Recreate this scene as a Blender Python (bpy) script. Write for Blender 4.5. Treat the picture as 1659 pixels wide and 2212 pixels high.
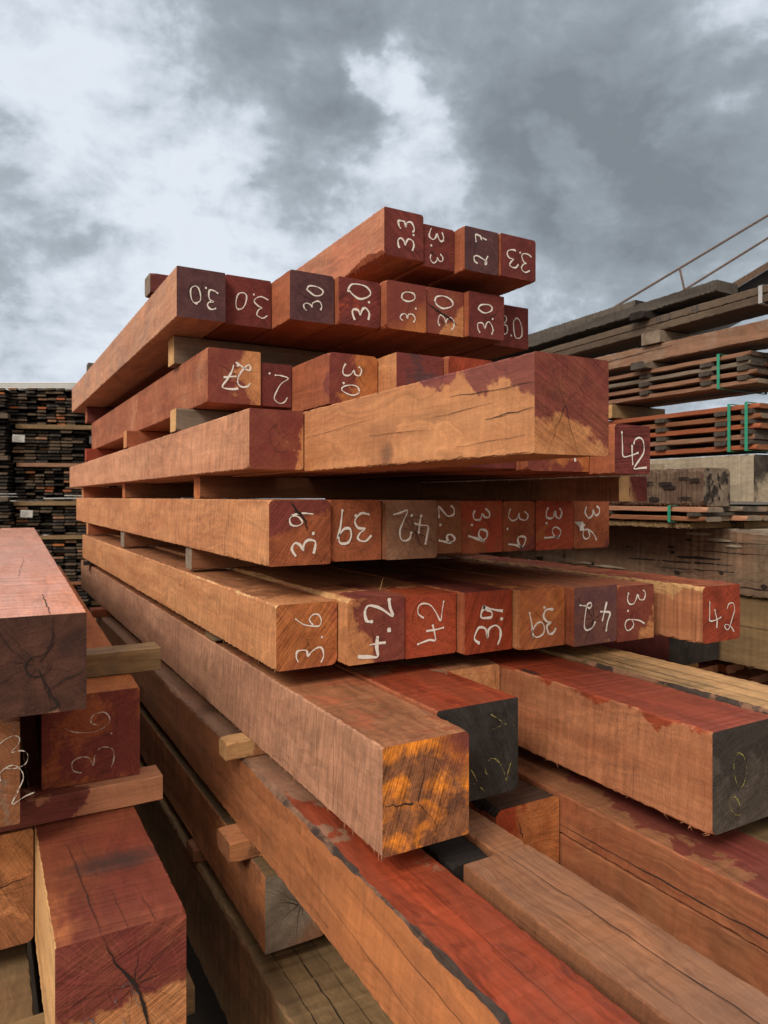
import bpy, bmesh, math, random
from mathutils import Vector, noise as mnoise
R = math.radians
scene = bpy.context.scene
COL = scene.collection
for o in list(bpy.data.objects):
    bpy.data.objects.remove(o)

# ------------------------------------------------------------------ camera
CAM_H = 1.75                       # eye height; heights below are given relative to the eye (z + CAM_H)
THETA = math.atan(1616 / 2841)     # camera looks this far to the right of the timbers' length direction
cam = bpy.data.cameras.new('camera'); camo = bpy.data.objects.new('camera', cam); COL.objects.link(camo)
cam.sensor_fit = 'VERTICAL'; cam.sensor_height = 36.0; cam.sensor_width = 27.0
cam.lens = 36.0 * 2841 / 4096
cam.shift_y = -60 / 4096
cam.clip_start = 0.02; cam.clip_end = 3000
cam.dof.use_dof = True; cam.dof.focus_distance = 1.75; cam.dof.aperture_fstop = 7.5
camo.location = (0, 0, CAM_H); camo.rotation_euler = (R(90), 0, -THETA)
scene.camera = camo

# ------------------------------------------------------------------ light
SUN_AZ, SUN_EL = R(240), R(38)     # direction the light comes from (azimuth from +Y clockwise)
sun_dir = Vector((math.sin(SUN_AZ) * math.cos(SUN_EL), math.cos(SUN_AZ) * math.cos(SUN_EL), math.sin(SUN_EL)))
sl = bpy.data.lights.new('sun', 'SUN'); sl.energy = 2.5; sl.angle = R(22); sl.color = (1.0, 0.90, 0.76)
so = bpy.data.objects.new('sun', sl); COL.objects.link(so)
so.rotation_euler = sun_dir.to_track_quat('Z', 'Y').to_euler()
scene.view_settings.view_transform = 'Standard'; scene.view_settings.look = 'None'
scene.view_settings.exposure = 0.10; scene.view_settings.gamma = 1.0

# ------------------------------------------------------------------ node helper
class NT:
    def __init__(s, nt): s.nt = nt
    def n(s, t, **kw):
        nd = s.nt.nodes.new(t)
        for k, v in kw.items(): setattr(nd, k, v)
        return nd
    def link(s, a, b): s.nt.links.new(a, b)
    def put(s, sock, v):
        if isinstance(v, bpy.types.NodeSocket): s.link(v, sock)
        elif v is not None:
            if isinstance(v, (tuple, list)) and sock.type == 'RGBA' and len(v) == 3: v = (*v, 1)
            sock.default_value = v
    def m(s, op, a, b=None, c=None, clamp=False):
        nd = s.n('ShaderNodeMath', operation=op, use_clamp=clamp)
        for i, v in enumerate((a, b, c)):
            if v is not None: s.put(nd.inputs[i], v)
        return nd.outputs[0]
    def v(s, op, a, b=None, c=None):
        nd = s.n('ShaderNodeVectorMath', operation=op)
        for i, x in enumerate((a, b)):
            if x is not None: s.put(nd.inputs[i], x)
        if c is not None: s.put(nd.inputs['Scale'], c)
        return nd.outputs['Value'] if op in ('DOT_PRODUCT', 'LENGTH') else nd.outputs[0]
    def noise(s, vec, scale=1.0, detail=3.0, rough=0.5, dist=0.0, col=False, dim='3D'):
        nd = s.n('ShaderNodeTexNoise', noise_dimensions=dim)
        s.put(nd.inputs['Vector'], vec); s.put(nd.inputs['Scale'], scale); s.put(nd.inputs['Detail'], detail)
        s.put(nd.inputs['Roughness'], rough); s.put(nd.inputs['Distortion'], dist)
        return nd.outputs['Color' if col else 'Fac']
    def rng(s, x, a, b, c=0.0, d=1.0, smooth=False):
        nd = s.n('ShaderNodeMapRange', interpolation_type='SMOOTHSTEP' if smooth else 'LINEAR', clamp=True)
        for i, v in enumerate((x, a, b, c, d)): s.put(nd.inputs[i], v)
        return nd.outputs[0]
    def mix(s, f, a, b, mode='MIX'):
        nd = s.n('ShaderNodeMix', data_type='RGBA', blend_type=mode)
        s.put(nd.inputs[0], f); s.put(nd.inputs[6], a); s.put(nd.inputs[7], b)
        return nd.outputs[2]
    def ramp(s, f, stops):
        nd = s.n('ShaderNodeValToRGB'); cr = nd.color_ramp
        while len(cr.elements) < len(stops): cr.elements.new(0.5)
        for e, (p, c) in zip(cr.elements, stops): e.position = p; e.color = (*c, 1)
        s.put(nd.inputs[0], f); return nd.outputs[0]

# ------------------------------------------------------------------ sky (broken cloud over a physical sky)
W = bpy.data.worlds.new('World'); scene.world = W; W.use_nodes = True
W.node_tree.nodes.clear(); t = NT(W.node_tree)
def vdir(px, py):                       # a direction of the sky, given in the photograph's 1659 x 2212 grid
    u, w = (px - 829.5) / 1534, (1074 - py) / 1534
    s, c = math.sin(THETA), math.cos(THETA)
    return Vector((s + u * c, c - u * s, w)).normalized()
gen = t.n('ShaderNodeTexCoord').outputs['Generated']
d0 = t.v('NORMALIZE', gen)
wv = t.noise(t.v('MULTIPLY', d0, (1, 1, 1.5)), 4.0, 4, 0.5, col=True)
wv2 = t.noise(t.v('MULTIPLY', d0, (1, 1, 1.4)), 13.0, 6, 0.6, col=True)
dw = t.v('ADD', d0, t.v('SCALE', t.v('SUBTRACT', wv, (.5, .5, .5)), c=0.26))
dw = t.v('NORMALIZE', t.v('ADD', dw, t.v('SCALE', t.v('SUBTRACT', wv2, (.5, .5, .5)), c=0.12)))
BLOBS = [  # px, py, radius deg, softness, weight (+ darker, - brighter)
    (-60, 420, 9, .7, .12), (40, 620, 7, .7, .10), (330, 330, 10, .9, -.16), (110, 40, 7, .8, -.15), (330, 700, 8, .9, -.10),
    (450, 120, 8, .5, .30), (760, 30, 15, .7, .30), (770, 215, 4.6, .5, .36), (630, 330, 4.5, .6, .26), (690, 90, 5, .7, .10),
    (900, 320, 5, .7, -.30), (780, 430, 8, .8, -.16), (560, 520, 9, .9, -.12), (1150, 110, 13, .7, .26),
    (1120, 280, 6, .6, .24), (1420, 230, 11, .7, .24), (1560, 340, 8, .7, .16), (1210, 370, 2.6, .8, -.40),
    (1580, 90, 4.2, .8, -.36), (1300, 560, 12, .8, .30), (1600, 520, 9, .8, .14),
    (660, 160, 2.6, .7, -.30), (850, 190, 2.6, .7, -.30), (880, 240, 2.4, .7, -.2),
]
dens = None
for bx, by, rad, soft, wgt in BLOBS:
    dp = t.v('DOT_PRODUCT', dw, tuple(vdir(bx, by)))
    k = t.rng(dp, math.cos(R(rad * 1.3)), math.cos(R(rad * (1 - soft) * .8)), 0, wgt, True)
    dens = k if dens is None else t.m('ADD', dens, k)
sp = t.n('ShaderNodeSeparateXYZ'); t.link(d0, sp.inputs[0])
zz = t.m('ADD', t.m('MAXIMUM', sp.outputs[2], 0.0), 0.32)
plane = t.n('ShaderNodeCombineXYZ')
t.put(plane.inputs[0], t.m('DIVIDE', sp.outputs[0], zz)); t.put(plane.inputs[1], t.m('DIVIDE', sp.outputs[1], zz))
pw = t.v('ADD', plane.outputs[0], t.v('SCALE', t.v('SUBTRACT', t.noise(plane.outputs[0], 1.6, 3, .5, col=True), (.5, .5, .5)), c=.16))
def fbm(p, q): return t.m('ADD', t.m('MULTIPLY', t.m('SUBTRACT', t.noise(p, 1.9, 9, .58), .5), .85), t.m('MULTIPLY', t.m('SUBTRACT', t.noise(q, 7.5, 8, .60, .25), .5), .80))
iso = t.v('MULTIPLY', d0, (1, 1, 1.5))
N1 = fbm(pw, iso); N2 = fbm(t.v('ADD', pw, (-.085, -.05, 0)), t.v('ADD', iso, (-.016, -.006, .016)))
relief = t.m('SUBTRACT', N1, N2)                                   # parts of a cloud turned to the light are paler
dens = t.m('ADD', t.m('ADD', dens, t.m('MULTIPLY', N1, 1.15)), .40)
dens = t.m('ADD', dens, t.m('MULTIPLY', relief, .85))
cloud = t.ramp(t.rng(dens, -.35, 1.35), [(0.0, (.92, .95, 1.0)), (.20, (.78, .83, .90)), (.36, (.66, .72, .795)), (.47, (.535, .595, .665)), (.56, (.39, .44, .495)),
                      (.70, (.295, .338, .378)), (1.0, (.20, .232, .262))])
# the veiled sun brightens the cloud round it (behind and left of the camera)
sd = t.v('DOT_PRODUCT', d0, tuple(sun_dir))
halo = t.rng(sd, 0.15, 0.95, 0.0, 1.0, True)
cloud = t.mix(1.0, cloud, t.mix(halo, (1, 1, 1), (3.4, 3.1, 2.75)), 'MULTIPLY')
back = t.v('DOT_PRODUCT', d0, (-math.sin(THETA), -math.cos(THETA), 0.0))
cloud = t.mix(1.0, cloud, t.mix(t.rng(back, -.25, .35, 0, 1, True), (1, 1, 1), (.66, .55, .45)), 'MULTIPLY')   # warmer light on that side of the sky
# below the horizon: dull ground colour
cloud = t.mix(t.rng(sp.outputs[2], -0.03, 0.0), (.06, .05, .042), cloud)
sky = t.n('ShaderNodeTexSky', sky_type='NISHITA', sun_disc=False)
sky.sun_elevation = SUN_EL; sky.sun_rotation = SUN_AZ
b1 = t.n('ShaderNodeBackground'); t.put(b1.inputs[0], cloud); b1.inputs[1].default_value = 1.0
b2 = t.n('ShaderNodeBackground'); t.put(b2.inputs[0], sky.outputs[0]); b2.inputs[1].default_value = 0.05
gap = t.rng(dens, 0.20, -0.15, 0.0, 0.18, True)
ms = t.n('ShaderNodeMixShader'); t.put(ms.inputs[0], gap); t.link(b1.outputs[0], ms.inputs[1]); t.link(b2.outputs[0], ms.inputs[2])
t.link(ms.outputs[0], t.n('ShaderNodeOutputWorld').inputs[0])

# ------------------------------------------------------------------ wood node groups
def group(name, ins):
    g = bpy.data.node_groups.new(name, 'ShaderNodeTree')
    for nm, ty, dv in ins:
        s = g.interface.new_socket(nm, in_out='INPUT', socket_type='NodeSocket' + ty)
        s.default_value = (*dv, 1) if ty == 'Color' else dv
    g.interface.new_socket('Shader', in_out='OUTPUT', socket_type='NodeSocketShader')
    return g, NT(g)
INS = [('ColA', 'Color', (.45, .24, .13)), ('ColB', 'Color', (.33, .16, .08)), ('Stain', 'Color', (.1, .03, .03)),
       ('StainOff', 'Float', -1.0), ('StainG', 'Vector', (0, 0, 0)), ('StainScale', 'Float', 9.0), ('Soft', 'Float', .03),
       ('Seed', 'Float', 0.0), ('Chatter', 'Float', .5), ('Checks', 'Float', .3), ('Saw', 'Float', .3), ('Dirt', 'Float', .3), ('Gloss', 'Float', 0.0),
       ('Wet', 'Float', .5), ('Pith', 'Vector', (.08, 0, .08)), ('Angle', 'Float', .5),
       ('SpotPos', 'Vector', (0, 0, 0)), ('SpotInv', 'Vector', (30, 30, 30)), ('SpotAmt', 'Float', 0.0), ('SpotCol', 'Color', (.03, .024, .024))]
def spot(t, g, P, off, c):
    d = t.v('LENGTH', t.v('MULTIPLY', t.v('SUBTRACT', P, g['SpotPos']), g['SpotInv']))
    d = t.m('ADD', d, t.m('MULTIPLY', t.m('SUBTRACT', t.noise(t.v('MULTIPLY', off, (60, 25, 60)), 1, 4, .65, .4), .5), 1.3))
    return t.mix(t.m('MULTIPLY', t.rng(d, 1.35, .15, 0, 1, True), g['SpotAmt']), c, g['SpotCol'])
def common_stain(t, g, P):
    off = t.v('ADD', P, t.v('SCALE', (3.1, 1.7, 2.3), c=g['Seed']))
    a = t.noise(off, g['StainScale'], 5, .58, .3)
    b = t.noise(t.v('MULTIPLY', off, (1.6, .9, 1.6)), 90, 4, .65)
    f = t.m('ADD', t.m('ADD', t.m('MULTIPLY', t.m('SUBTRACT', a, .5), 1.6), t.m('MULTIPLY', t.m('SUBTRACT', b, .5), .19)),
            t.m('ADD', t.v('DOT_PRODUCT', P, g['StainG']), g['StainOff']))
    return t.rng(f, t.m('MULTIPLY', g['Soft'], -1.0), g['Soft']), off

# long-grain faces
G1, t = group('long_grain', INS)
gi = t.n('NodeGroupInput'); g = {s.name: s for s in gi.outputs if s.name}
P = t.n('ShaderNodeTexCoord').outputs['Object']
mask, off = common_stain(t, g, P)
n1 = t.noise(t.v('MULTIPLY', off, (14, 1.6, 14)), 1, 5, .6, .4)
n2 = t.noise(t.v('MULTIPLY', off, (150, 3.0, 150)), 1, 4, .6, .2)
sxyz = t.n('ShaderNodeSeparateXYZ'); t.link(P, sxyz.inputs[0])
wobv = t.noise(t.v('MULTIPLY', off, (5, 2.2, 5)), 1, 4, .55, .3, col=True)
wo = t.n('ShaderNodeSeparateXYZ'); t.link(wobv, wo.inputs[0])
spv = t.n('ShaderNodeSeparateXYZ'); t.link(g['Pith'], spv.inputs[0])
qx = t.m('ADD', t.m('SUBTRACT', sxyz.outputs[0], spv.outputs[0]), t.m('MULTIPLY', t.m('SUBTRACT', wo.outputs[0], .5), .16))
qz = t.m('ADD', t.m('SUBTRACT', sxyz.outputs[2], spv.outputs[2]), t.m('MULTIPLY', t.m('SUBTRACT', wo.outputs[1], .5), .16))
rr = t.m('SQRT', t.m('ADD', t.m('MULTIPLY', qx, qx), t.m('MULTIPLY', qz, qz)))
rc = t.n('ShaderNodeCombineXYZ'); t.put(rc.inputs[0], t.m('MULTIPLY', rr, 170)); t.put(rc.inputs[1], t.m('MULTIPLY', sxyz.outputs[1], 1.2)); t.put(rc.inputs[2], g['Seed'])
figure = t.noise(rc.outputs[0], 1, 5, .62)
blotch = t.noise(t.v('MULTIPLY', off, (13, 4, 13)), 1, 5, .62, .8)
shear = t.n('ShaderNodeCombineXYZ'); so_ = t.n('ShaderNodeSeparateXYZ'); t.link(off, so_.inputs[0])
t.put(shear.inputs[0], t.m('MULTIPLY', so_.outputs[0], 10)); t.put(shear.inputs[2], t.m('MULTIPLY', so_.outputs[2], 11))
t.put(shear.inputs[1], t.m('MULTIPLY', t.m('ADD', so_.outputs[1], t.m('MULTIPLY', so_.outputs[2], .22)), 85))
chat = t.noise(shear.outputs[0], 1, 4, .62, .9)
speck = t.noise(off, 520, 3, .7)
big = t.noise(off, 3.2, 4, .6, .5)
c = t.mix(t.rng(n1, .3, .7), g['ColB'], g['ColA'])
c = t.mix(t.m('MULTIPLY', t.rng(big, .45, .75), .45), c, t.mix(.55, g['ColB'], g['Stain']))
val = t.m('ADD', t.rng(n2, .28, .72, .92, 1.06), t.m('ADD', t.m('ADD', t.rng(figure, .3, .7, -.20, .17), t.rng(blotch, .3, .7, -.13, .13)), t.m('MULTIPLY', g['Chatter'], t.rng(chat, .3, .7, -.30, .22))))
mid = t.noise(t.v('MULTIPLY', off, (230, 45, 230)), 1, 3, .7)
kerf = t.rng(t.noise(t.v('MULTIPLY', off, (2, 120, 4)), 1, 3, .6, .3), .60, .70)
val = t.m('MULTIPLY', val, t.m('SUBTRACT', 1.0, t.m('MULTIPLY', kerf, t.m('MULTIPLY', g['Chatter'], .34))))
val = t.m('MULTIPLY', val, t.m('MULTIPLY', t.rng(speck, .25, .75, .78, 1.20), t.rng(mid, .28, .72, .94, 1.05)))
sv = t.n('ShaderNodeCombineXYZ')
for i in range(3): t.put(sv.inputs[i], val)
c = t.mix(1.0, c, sv.outputs[0], 'MULTIPLY')
wetc = t.mix(1.0, g['Stain'], t.mix(t.rng(n2, .25, .75), (.68, .66, .66), (1.22, 1.2, 1.18)), 'MULTIPLY')
wetc = t.mix(1.0, wetc, t.mix(t.rng(t.m('MULTIPLY', t.m('ADD', figure, blotch), .5), .36, .62), (.42, .38, .38), (1.45, 1.5, 1.5)), 'MULTIPLY')
wetc = t.mix(t.rng(n1, .35, .65, 0, .6), wetc, t.mix(.35, g['Stain'], g['ColB']))
c = t.mix(mask, c, wetc)
dirt = t.rng(t.noise(t.v('MULTIPLY', off, (22, 5, 22)), 1, 6, .7, .5), .60, .74)
c = t.mix(t.m('MULTIPLY', dirt, g['Dirt']), c, (.045, .04, .045))
ck = t.noise(t.v('MULTIPLY', off, (70, 2.6, 70)), 1, 4, .6, 1.2)
ckm = t.m('MULTIPLY', t.rng(ck, .69, .715), g['Checks'])
c = spot(t, g, P, off, c)
c = t.mix(ckm, c, (.03, .015, .012))
# saw kerf lines across the face
sawv = t.v('MULTIPLY', off, (0, 330, 100)); sawn = t.noise(sawv, 1, 2, .5)
h = t.m('ADD', t.m('MULTIPLY', n2, .5), t.m('ADD', t.m('MULTIPLY', speck, .35), t.m('MULTIPLY', t.m('MULTIPLY', sawn, g['Saw']), 1.6)))
h = t.m('SUBTRACT', h, t.m('MULTIPLY', ckm, 1.2))
bmp = t.n('ShaderNodeBump'); bmp.inputs['Strength'].default_value = .55; bmp.inputs['Distance'].default_value = .0016; t.put(bmp.inputs['Height'], h)
pb = t.n('ShaderNodeBsdfPrincipled'); t.put(pb.inputs['Base Color'], c)
t.put(pb.inputs['Roughness'], t.m('SUBTRACT', t.m('SUBTRACT', t.rng(speck, .2, .8, .68, .86), t.m('MULTIPLY', g['Gloss'], t.rng(blotch, .35, .65, .12, .44))), t.m('MULTIPLY', t.m('MULTIPLY', mask, g['Wet']), .30)))
pb.inputs['Specular IOR Level'].default_value = .30; t.link(bmp.outputs[0], pb.inputs['Normal'])
t.put(pb.inputs['Coat Weight'], t.m('ADD', t.m('MULTIPLY', g['Gloss'], t.rng(blotch, .3, .6, .35, .95)), t.m('MULTIPLY', t.m('MULTIPLY', mask, g['Wet']), .35), clamp=True)); pb.inputs['Coat Roughness'].default_value = .28; pb.inputs['Coat IOR'].default_value = 1.5; t.link(bmp.outputs[0], pb.inputs['Coat Normal'])
t.link(pb.outputs[0], t.n('NodeGroupOutput').inputs[0])

# sawn ends
G2, t = group('end_grain', INS)
gi = t.n('NodeGroupInput'); g = {s.name: s for s in gi.outputs if s.name}
P = t.n('ShaderNodeTexCoord').outputs['Object']
mask, off = common_stain(t, g, P)
q = t.v('SUBTRACT', P, g['Pith']); q = t.v('MULTIPLY', q, (1, 0, 1))
wob = t.noise(off, 14, 3, .5, col=True)
q2 = t.v('ADD', q, t.v('SCALE', t.v('SUBTRACT', wob, (.5, .5, .5)), c=.035))
r = t.v('LENGTH', t.v('MULTIPLY', q2, (1, 0, 1)))
ringn = t.noise(t.m('MULTIPLY', r, 1.0), 210, 3, .6, dim='1D') if False else None
rv = t.n('ShaderNodeCombineXYZ'); t.put(rv.inputs[0], t.m('MULTIPLY', r, 260)); t.put(rv.inputs[1], g['Seed'])
ring = t.noise(rv.outputs[0], 1, 3, .6)
sq = t.n('ShaderNodeSeparateXYZ'); t.link(q2, sq.inputs[0])
ang = t.m('ARCTAN2', sq.outputs[2], sq.outputs[0])
av = t.n('ShaderNodeCombineXYZ'); t.put(av.inputs[0], t.m('MULTIPLY', ang, 34)); t.put(av.inputs[1], t.m('MULTIPLY', r, 14)); t.put(av.inputs[2], g['Seed'])
rays = t.noise(av.outputs[0], 1, 4, .65)
rot = t.n('ShaderNodeVectorRotate', rotation_type='Y_AXIS'); t.link(off, rot.inputs['Vector']); t.link(g['Angle'], rot.inputs['Angle'])
sawn = t.noise(t.v('MULTIPLY', rot.outputs[0], (9, 0, 330)), 1, 3, .6, .15)
saw2 = t.noise(t.v('MULTIPLY', rot.outputs[0], (3, 0, 60)), 1, 3, .6, .3)
speck = t.noise(off, 480, 3, .7)
blot = t.noise(off, 16, 5, .6, .5)
c = t.mix(t.rng(blot, .32, .68), g['ColB'], g['ColA'])
val = t.m('ADD', t.rng(rays, .3, .7, .72, 1.22), t.m('ADD', t.rng(ring, .3, .7, -.17, .17), t.m('MULTIPLY', g['Saw'], t.m('ADD', t.rng(sawn, .3, .7, -.42, .42), t.rng(saw2, .3, .7, -.25, .25)))))
val = t.m('MULTIPLY', val, t.rng(speck, .25, .75, .86, 1.12))
sv = t.n('ShaderNodeCombineXYZ')
for i in range(3): t.put(sv.inputs[i], val)
st = t.mix(t.rng(blot, .4, .7, 0, .5), g['Stain'], t.mix(.5, g['Stain'], g['ColB']))
c = t.mix(mask, c, st)
c = t.mix(1.0, c, sv.outputs[0], 'MULTIPLY')
dirt = t.rng(t.noise(off, 24, 6, .7, .6), .58, .72)
c = t.mix(t.m('MULTIPLY', dirt, t.m('MULTIPLY', g['Dirt'], .8)), c, (.03, .022, .024))
c = spot(t, g, P, off, c)
h = t.m('ADD', t.m('MULTIPLY', sawn, t.m('ADD', g['Saw'], .25)), t.m('ADD', t.m('MULTIPLY', speck, .3), t.m('MULTIPLY', rays, .25)))
bmp = t.n('ShaderNodeBump'); bmp.inputs['Strength'].default_value = .6; bmp.inputs['Distance'].default_value = .0016; t.put(bmp.inputs['Height'], h)
pb = t.n('ShaderNodeBsdfPrincipled'); t.put(pb.inputs['Base Color'], c)
t.put(pb.inputs['Roughness'], t.m('SUBTRACT', .84, t.m('MULTIPLY', t.m('MULTIPLY', mask, g['Wet']), .35)))
pb.inputs['Specular IOR Level'].default_value = .18; t.link(bmp.outputs[0], pb.inputs['Normal'])
t.link(pb.outputs[0], t.n('NodeGroupOutput').inputs[0])

PAL = {  # ColA, ColB, Stain
    'tan': ((.54, .255, .115), (.39, .155, .064), (.15, .032, .022)),
    'pinktan': ((.54, .275, .160), (.41, .180, .098), (.15, .05, .045)),
    'dusty': ((.48, .255, .160), (.34, .165, .100), (.13, .05, .05)),
    'pink': ((.68, .35, .26), (.54, .24, .165), (.30, .10, .06)),
    'red': ((.34, .062, .030), (.19, .034, .018), (.10, .015, .012)),
    'wetred': ((.27, .046, .018), (.12, .020, .010), (.09, .010, .008)),
    'maroon': ((.175, .042, .036), (.105, .024, .024), (.06, .014, .016)),
    'purple': ((.115, .052, .056), (.068, .032, .038), (.05, .025, .03)),
    'brown': ((.28, .120, .058), (.18, .072, .035), (.09, .03, .022)),
    'coral': ((.68, .25, .12), (.52, .18, .08), (.2, .05, .03)),
    'oxblood': ((.21, .046, .024), (.115, .024, .016), (.06, .012, .01)),
    'clay': ((.43, .185, .092), (.29, .108, .050), (.16, .03, .02)),
    'umber': ((.30, .165, .105), (.19, .095, .058), (.08, .04, .03)),
    'darkbrown': ((.098, .043, .031), (.046, .023, .019), (.05, .03, .025)),
    'redbrown': ((.36, .115, .052), (.23, .066, .031), (.12, .022, .016)),
    'orange': ((.47, .175, .062), (.31, .098, .034), (.17, .030, .015)),
    'vivid': ((.80, .27, .035), (.62, .17, .02), (.17, .035, .02)),
    'olive': ((.25, .165, .082), (.15, .096, .05), (.06, .04, .025)),
    'weathered': ((.140, .100, .070), (.070, .050, .036), (.04, .028, .022)),
    'grey': ((.25, .20, .155), (.135, .105, .080), (.05, .035, .03)),
    'pale': ((.58, .35, .165), (.43, .235, .10), (.22, .10, .05)),
    'black': ((.046, .042, .039), (.020, .018, .017), (.012, .012, .014)),
    'darkgrey': ((.105, .092, .080), (.055, .047, .040), (.025, .02, .02)),
    'silver': ((.42, .36, .275), (.28, .235, .175), (.08, .07, .06)),
    'charred': ((.030, .024, .022), (.016, .013, .012), (.01, .008, .01)),
}
MATS = {}
def wood(pal, end=False, stain=None, off=-1.2, G=(0, 0, 0), scale=9.0, soft=.03, seed=0.0, chatter=.5, checks=.25, saw=.12,
         dirt=.25, wet=.5, pith=(.08, 0, .08), angle=.5, spot=None, gloss=0.0):
    key = (pal, end, stain, off, G, scale, soft, seed, chatter, checks, saw, dirt, wet, pith, angle, spot, gloss)
    if key in MATS: return MATS[key]
    m = bpy.data.materials.new(('end_' if end else 'side_') + pal); m.use_nodes = True
    nt = m.node_tree; nt.nodes.clear(); t = NT(nt)
    if end and soft < .06: soft = .055
    gn = t.n('ShaderNodeGroup'); gn.node_tree = G2 if end else G1
    a, b, s = PAL[pal]
    if stain: s = PAL[stain][0]
    for k, v in dict(ColA=(*a, 1), ColB=(*b, 1), Stain=(*s, 1), StainOff=off, StainG=G, StainScale=scale, Soft=soft, Seed=seed, Chatter=chatter,
                     Checks=checks, Saw=saw, Dirt=dirt, Wet=wet, Pith=pith, Angle=angle, Gloss=gloss, **({} if not spot else dict(SpotPos=spot[0], SpotInv=tuple(1 / x for x in spot[1]), SpotAmt=spot[2], SpotCol=(*(PAL[spot[3]][0] if len(spot) > 3 else (.03, .024, .024)), 1)))).items(): gn.inputs[k].default_value = v
    t.link(gn.outputs[0], t.n('ShaderNodeOutputMaterial').inputs[0])
    MATS[key] = m; return m
def plain(name, col, rough=.8, var=.25, scale=60, metal=0.0):
    m = bpy.data.materials.new(name); m.use_nodes = True; t = NT(m.node_tree)
    pb = m.node_tree.nodes['Principled BSDF']
    P = t.n('ShaderNodeTexCoord').outputs['Object']
    f = t.noise(P, scale, 5, .65)
    lo = tuple(x * (1 - var) for x in col); hi = tuple(min(1, x * (1 + var)) for x in col)
    t.put(pb.inputs['Base Color'], t.mix(t.rng(f, .3, .7), lo, hi))
    pb.inputs['Roughness'].default_value = rough; pb.inputs['Metallic'].default_value = metal
    b = t.n('ShaderNodeBump'); b.inputs['Strength'].default_value = .3; b.inputs['Distance'].default_value = .002; t.put(b.inputs['Height'], f)
    t.link(b.outputs[0], pb.inputs['Normal']); return m
M_CRACK = plain('crack_dark', (.016, .009, .008), .95, .4)
def crayon(name, col, cover):
    m = bpy.data.materials.new(name); m.use_nodes = True; t = NT(m.node_tree); pb = m.node_tree.nodes['Principled BSDF']
    pb.inputs['Roughness'].default_value = .85
    P = t.n('ShaderNodeTexCoord').outputs['Object']
    f = t.noise(t.v('MULTIPLY', P, (1, .2, 1)), 420, 4, .7)
    big = t.noise(t.v('MULTIPLY', P, (1, .2, 1)), 60, 3, .6)
    t.put(pb.inputs['Base Color'], t.mix(t.rng(f, .3, .7), tuple(x * .72 for x in col), col))
    t.put(pb.inputs['Alpha'], t.rng(t.m('ADD', f, t.m('MULTIPLY', t.m('SUBTRACT', big, .5), .9)), cover - .03, cover + .06))
    return m
M_CHALK = crayon('white_marker', (.84, .81, .77), .25)
M_WCRAY = crayon('white_crayon', (.70, .66, .60), .40)
M_YCHALK = crayon('yellow_crayon', (.40, .36, .10), .50)
M_GCHALK = crayon('grey_crayon', (.17, .18, .20), .50)
M_BARK = wood('darkgrey', seed=5.5, chatter=.2, checks=1.0, dirt=.8, saw=0)
M_STRAP = plain('green_strapping', (.03, .26, .17), .45, .12, 40)
M_GSTRAP = plain('grey_strapping', (.33, .34, .36), .5, .12, 40)
M_PAPER = plain('paper', (.78, .78, .76), .8, .05, 30)
M_INK = plain('ink_grey', (.22, .22, .24), .8, .1, 30)
M_RUST = plain('rusty_steel', (.095, .058, .040), .8, .4, 30)
M_STEEL = plain('dull_steel', (.13, .12, .115), .7, .3, 30)
M_MESH = plain('dark_mesh', (.04, .042, .05), .8, .4, 80)

# ------------------------------------------------------------------ objects
def mesh_obj(name, bm, mats, parent=None):
    me = bpy.data.meshes.new(name); bm.to_mesh(me); bm.free()
    for m in mats: me.materials.append(m)
    o = bpy.data.objects.new(name, me); COL.objects.link(o)
    if parent: o.parent = parent
    return o
def tag(o, label=None, cat=None, group=None, kind=None):
    if label: o['label'] = label
    if cat: o['category'] = cat
    if group: o['group'] = group
    if kind: o['kind'] = kind
    return o
def empty(name, loc=(0, 0, 0), rz=0):
    o = bpy.data.objects.new(name, None); COL.objects.link(o); o.location = loc; o.rotation_euler = (0, 0, rz); o.empty_display_size = .1
    return o

def ribbon(bm, pts, widths, y, mi, plane='xz', flip=False):
    """a thin irregular strip along pts lying in the plane (end face: xz at y; top: xy at z=y; left side: yz at x=y)"""
    def P(a, b):
        return {'xz': (a, y, b), 'xy': (a, b, y), 'yz': (y, a, b)}[plane]
    L = []
    for i, (a, b) in enumerate(pts):
        p0 = pts[max(i - 1, 0)]; p1 = pts[min(i + 1, len(pts) - 1)]
        dx, dy = p1[0] - p0[0], p1[1] - p0[1]; l = math.hypot(dx, dy) or 1
        w = widths[i] / 2
        L.append((bm.verts.new(P(a - dy / l * w, b + dx / l * w)), bm.verts.new(P(a + dy / l * w, b - dx / l * w))))
    for (a, b), (c, d) in zip(L, L[1:]):
        f = bm.faces.new((a, b, d, c) if not flip else (a, c, d, b)); f.material_index = mi
def jag(rng, a, b, n, amp):
    out = []
    for i in range(n + 1):
        s = i / n; k = amp * math.sin(math.pi * s) ** .5 if 0 < i < n else 0
        out.append((a[0] + (b[0] - a[0]) * s + rng.uniform(-k, k), a[1] + (b[1] - a[1]) * s + rng.uniform(-k, k)))
    return out

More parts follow.
